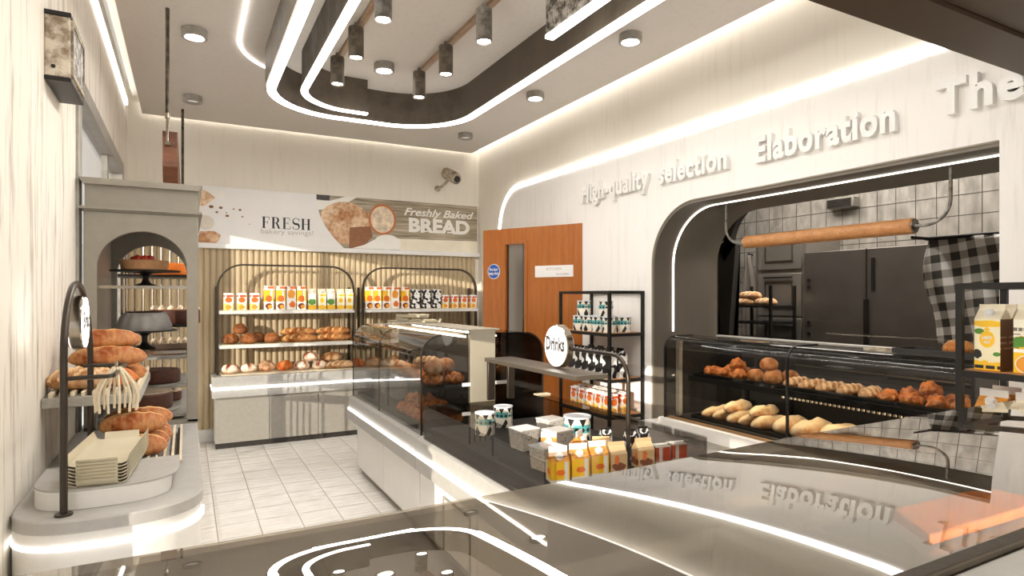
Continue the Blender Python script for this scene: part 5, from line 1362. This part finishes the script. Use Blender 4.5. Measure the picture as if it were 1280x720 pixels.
# ---- bread case in the opening
zt3 = .876
def run(key, name, fmt, cat, spots, z, g, s_, rz=0.0):
    for i, p in enumerate(spots):
        bread(key, name, fmt % ORD[i], cat, (p[1], p[0], z+(p[2] if len(p) > 2 else 0)), rz+.15*sin(i*5.3), s_, g)
run('crusty', 'crusty_pastry', 'large crusty orange pastry, %s from the left on the upper tray of the bread case', 'pastry', [(2.975,3.11),(2.955,3.25),(2.865,3.11),(2.845,3.25),(2.755,3.11),(2.81,3.16,.06)], zt3, 'crusty pastries on the upper tray of the bread case', .82)
run('bun', 'bread_bun', 'plain bun, %s from the left on the upper tray of the bread case', 'bun', [(2.62,3.11),(2.60,3.24),(2.50,3.11),(2.48,3.24),(2.56,3.15,.075)], zt3, 'plain buns on the upper tray of the bread case', .88)
run('long', 'long_loaf', 'brown long loaf, %s from the left behind the divider of the bread case', 'loaf', [(2.37,3.16),(2.26,3.16),(2.15,3.16),(2.04,3.16),(1.93,3.16)], zt3, 'long loaves on the upper tray of the bread case', (.75,.8,.62), .15)
run('crusty', 'crusty_roll', 'red-brown crusty roll, %s from the left at the right end of the upper tray', 'roll', [(1.81,3.11),(1.79,3.25),(1.70,3.11),(1.68,3.25),(1.59,3.11),(1.57,3.25),(1.48,3.12),(1.64,3.15,.055)], zt3, 'crusty rolls at the right of the upper tray', .8)
zt4 = .606
sz = [.72,.72,.72,.74,.78,1.0,1.1,1.1,1.0]; yy_ = [2.93,2.83,2.73,2.63,2.52,2.39,2.235,2.08,1.93]
for i in range(9): bread('floury', 'floury_loaf', 'pale floury loaf, %s from the left on the lower tray of the bread case' % ORD[i], 'loaf', (3.12+.01*sin(i*9), yy_[i], zt4), .12*sin(i*4), (1.0, sz[i], 1.2*sz[i]+.1), 'floury loaves on the lower tray of the bread case')
for i, y in enumerate((2.78, 2.58)): bread('floury', 'floury_loaf', 'pale floury loaf, %s of the pair on top of the lower tray' % ('left','right')[i], 'loaf', (3.13, y, zt4+.062), .1, (.9, .72, .9), 'floury loaves on top of the lower tray')
run('tan', 'tan_loaf', 'tan loaf, %s from the left at the near end of the lower tray', 'loaf', [(1.72,3.08),(1.58,3.09),(1.44,3.09)], zt4, 'tan loaves at the near end of the lower tray', 1.0, .1)
# black tray with a cookie loaf and tongs on top of the bread case
tb = MB(); tb.box(2.94, 3.12, 1.36, 1.70, 1.1355, 1.142).band([(2.943,1.363),(3.117,1.363),(3.117,1.697),(2.943,1.697)], .006, 1.142, 1.160, 'z', closed=True)
tag(tb.obj('black_tray', M['black_matte'], loc=(3.08,1.5,1.1355)), 'black tray on top of the bread case with a chocolate chip roll', 'tray')
M['cookie'] = crust('cookie_crust', srgb(176,104,46), srgb(216,150,84), srgb(232,190,130), 18, .3, 0, .6, srgb(60,34,22))
loaf_src('cookie', M['cookie'], .13, .12, .07, 150, 'plain')
bread('cookie', 'chocolate_chip_roll', 'chocolate chip roll on the black tray on top of the bread case', 'roll', (3.03, 1.46, 1.1425), .4, 1.0)
tg = thing('tongs', 'worn metal bread tongs lying on top of the bread case', 'tongs', (3.02, 1.75, 1.1345))
for s_ in (-1, 1): MB().prism([(2.99+s_*.004,1.68),(3.005+s_*.012,1.68),(3.02+s_*.03,1.82),(3.012+s_*.034,1.86),(2.99+s_*.030,1.85),(3.0+s_*.022,1.8)], 1.135, 1.150 if s_ > 0 else 1.146, 'z').obj('tong_arm', M['worn_metal'], tg)
# bread on the kitchen trolley
for y, x, dz, lab in ((4.08,4.68,0,'lower left loaf on the kitchen trolley tray'),(3.86,4.70,0,'right loaf on the kitchen trolley tray'),(4.03,4.70,.06,'upper loaf stacked on the kitchen trolley tray')):
    bread('long', 'trolley_loaf', lab, 'loaf', (x, y, 1.321+dz), pi/2, (.75,.8,.8), 'loaves on the kitchen trolley')
# stand-in board inside the foreground counter
bread('tan', 'tan_loaf', 'tan loaf on the stand-in board inside the foreground counter', 'loaf', (1.35, .42, .99), .6, .5) if False else None
# ================================================================ LIGHT
w = bpy.data.worlds.new('world'); SC.world = w; w.use_nodes = True
bg = w.node_tree.nodes['Background']; bg.inputs[0].default_value = (1.0,.985,.965,1); bg.inputs[1].default_value = .9
sun = bpy.data.lights.new('sun', 'SUN'); so = bpy.data.objects.new('sun', sun); COL.objects.link(so)
sun.energy = 3.4; sun.angle = radians(.5); sun.color = (1,.92,.78)
sd = Vector((1, .75, -.17)); so.rotation_euler = sd.to_track_quat('-Z', 'Y').to_euler()
def area(x, y, z, sx, sy, e, col=(1,.97,.93), rot=(0,0,0)):
    a = bpy.data.lights.new('ring_and_fill_lamp', 'AREA'); a.shape = 'RECTANGLE'; a.size = sx; a.size_y = sy; a.energy = e; a.color = col
    o = bpy.data.objects.new('ring_and_fill_lamp', a); COL.objects.link(o); o.location = (x, y, z); o.rotation_euler = rot
for x, e in ((.51, 12), (1.99, 12)): area(x, 2.6, 2.805, .06, 3.6, e)
area(1.25, 4.9, 2.805, .8, .06, 5)
area(3.83, 1.65, 2.9, .1, .9, 26, (1,.97,.94))
area(4.6, 3.2, 3.0, .8, 2.5, 100, (1,.97,.94))  # unseen ceiling lamp lighting the kitchen
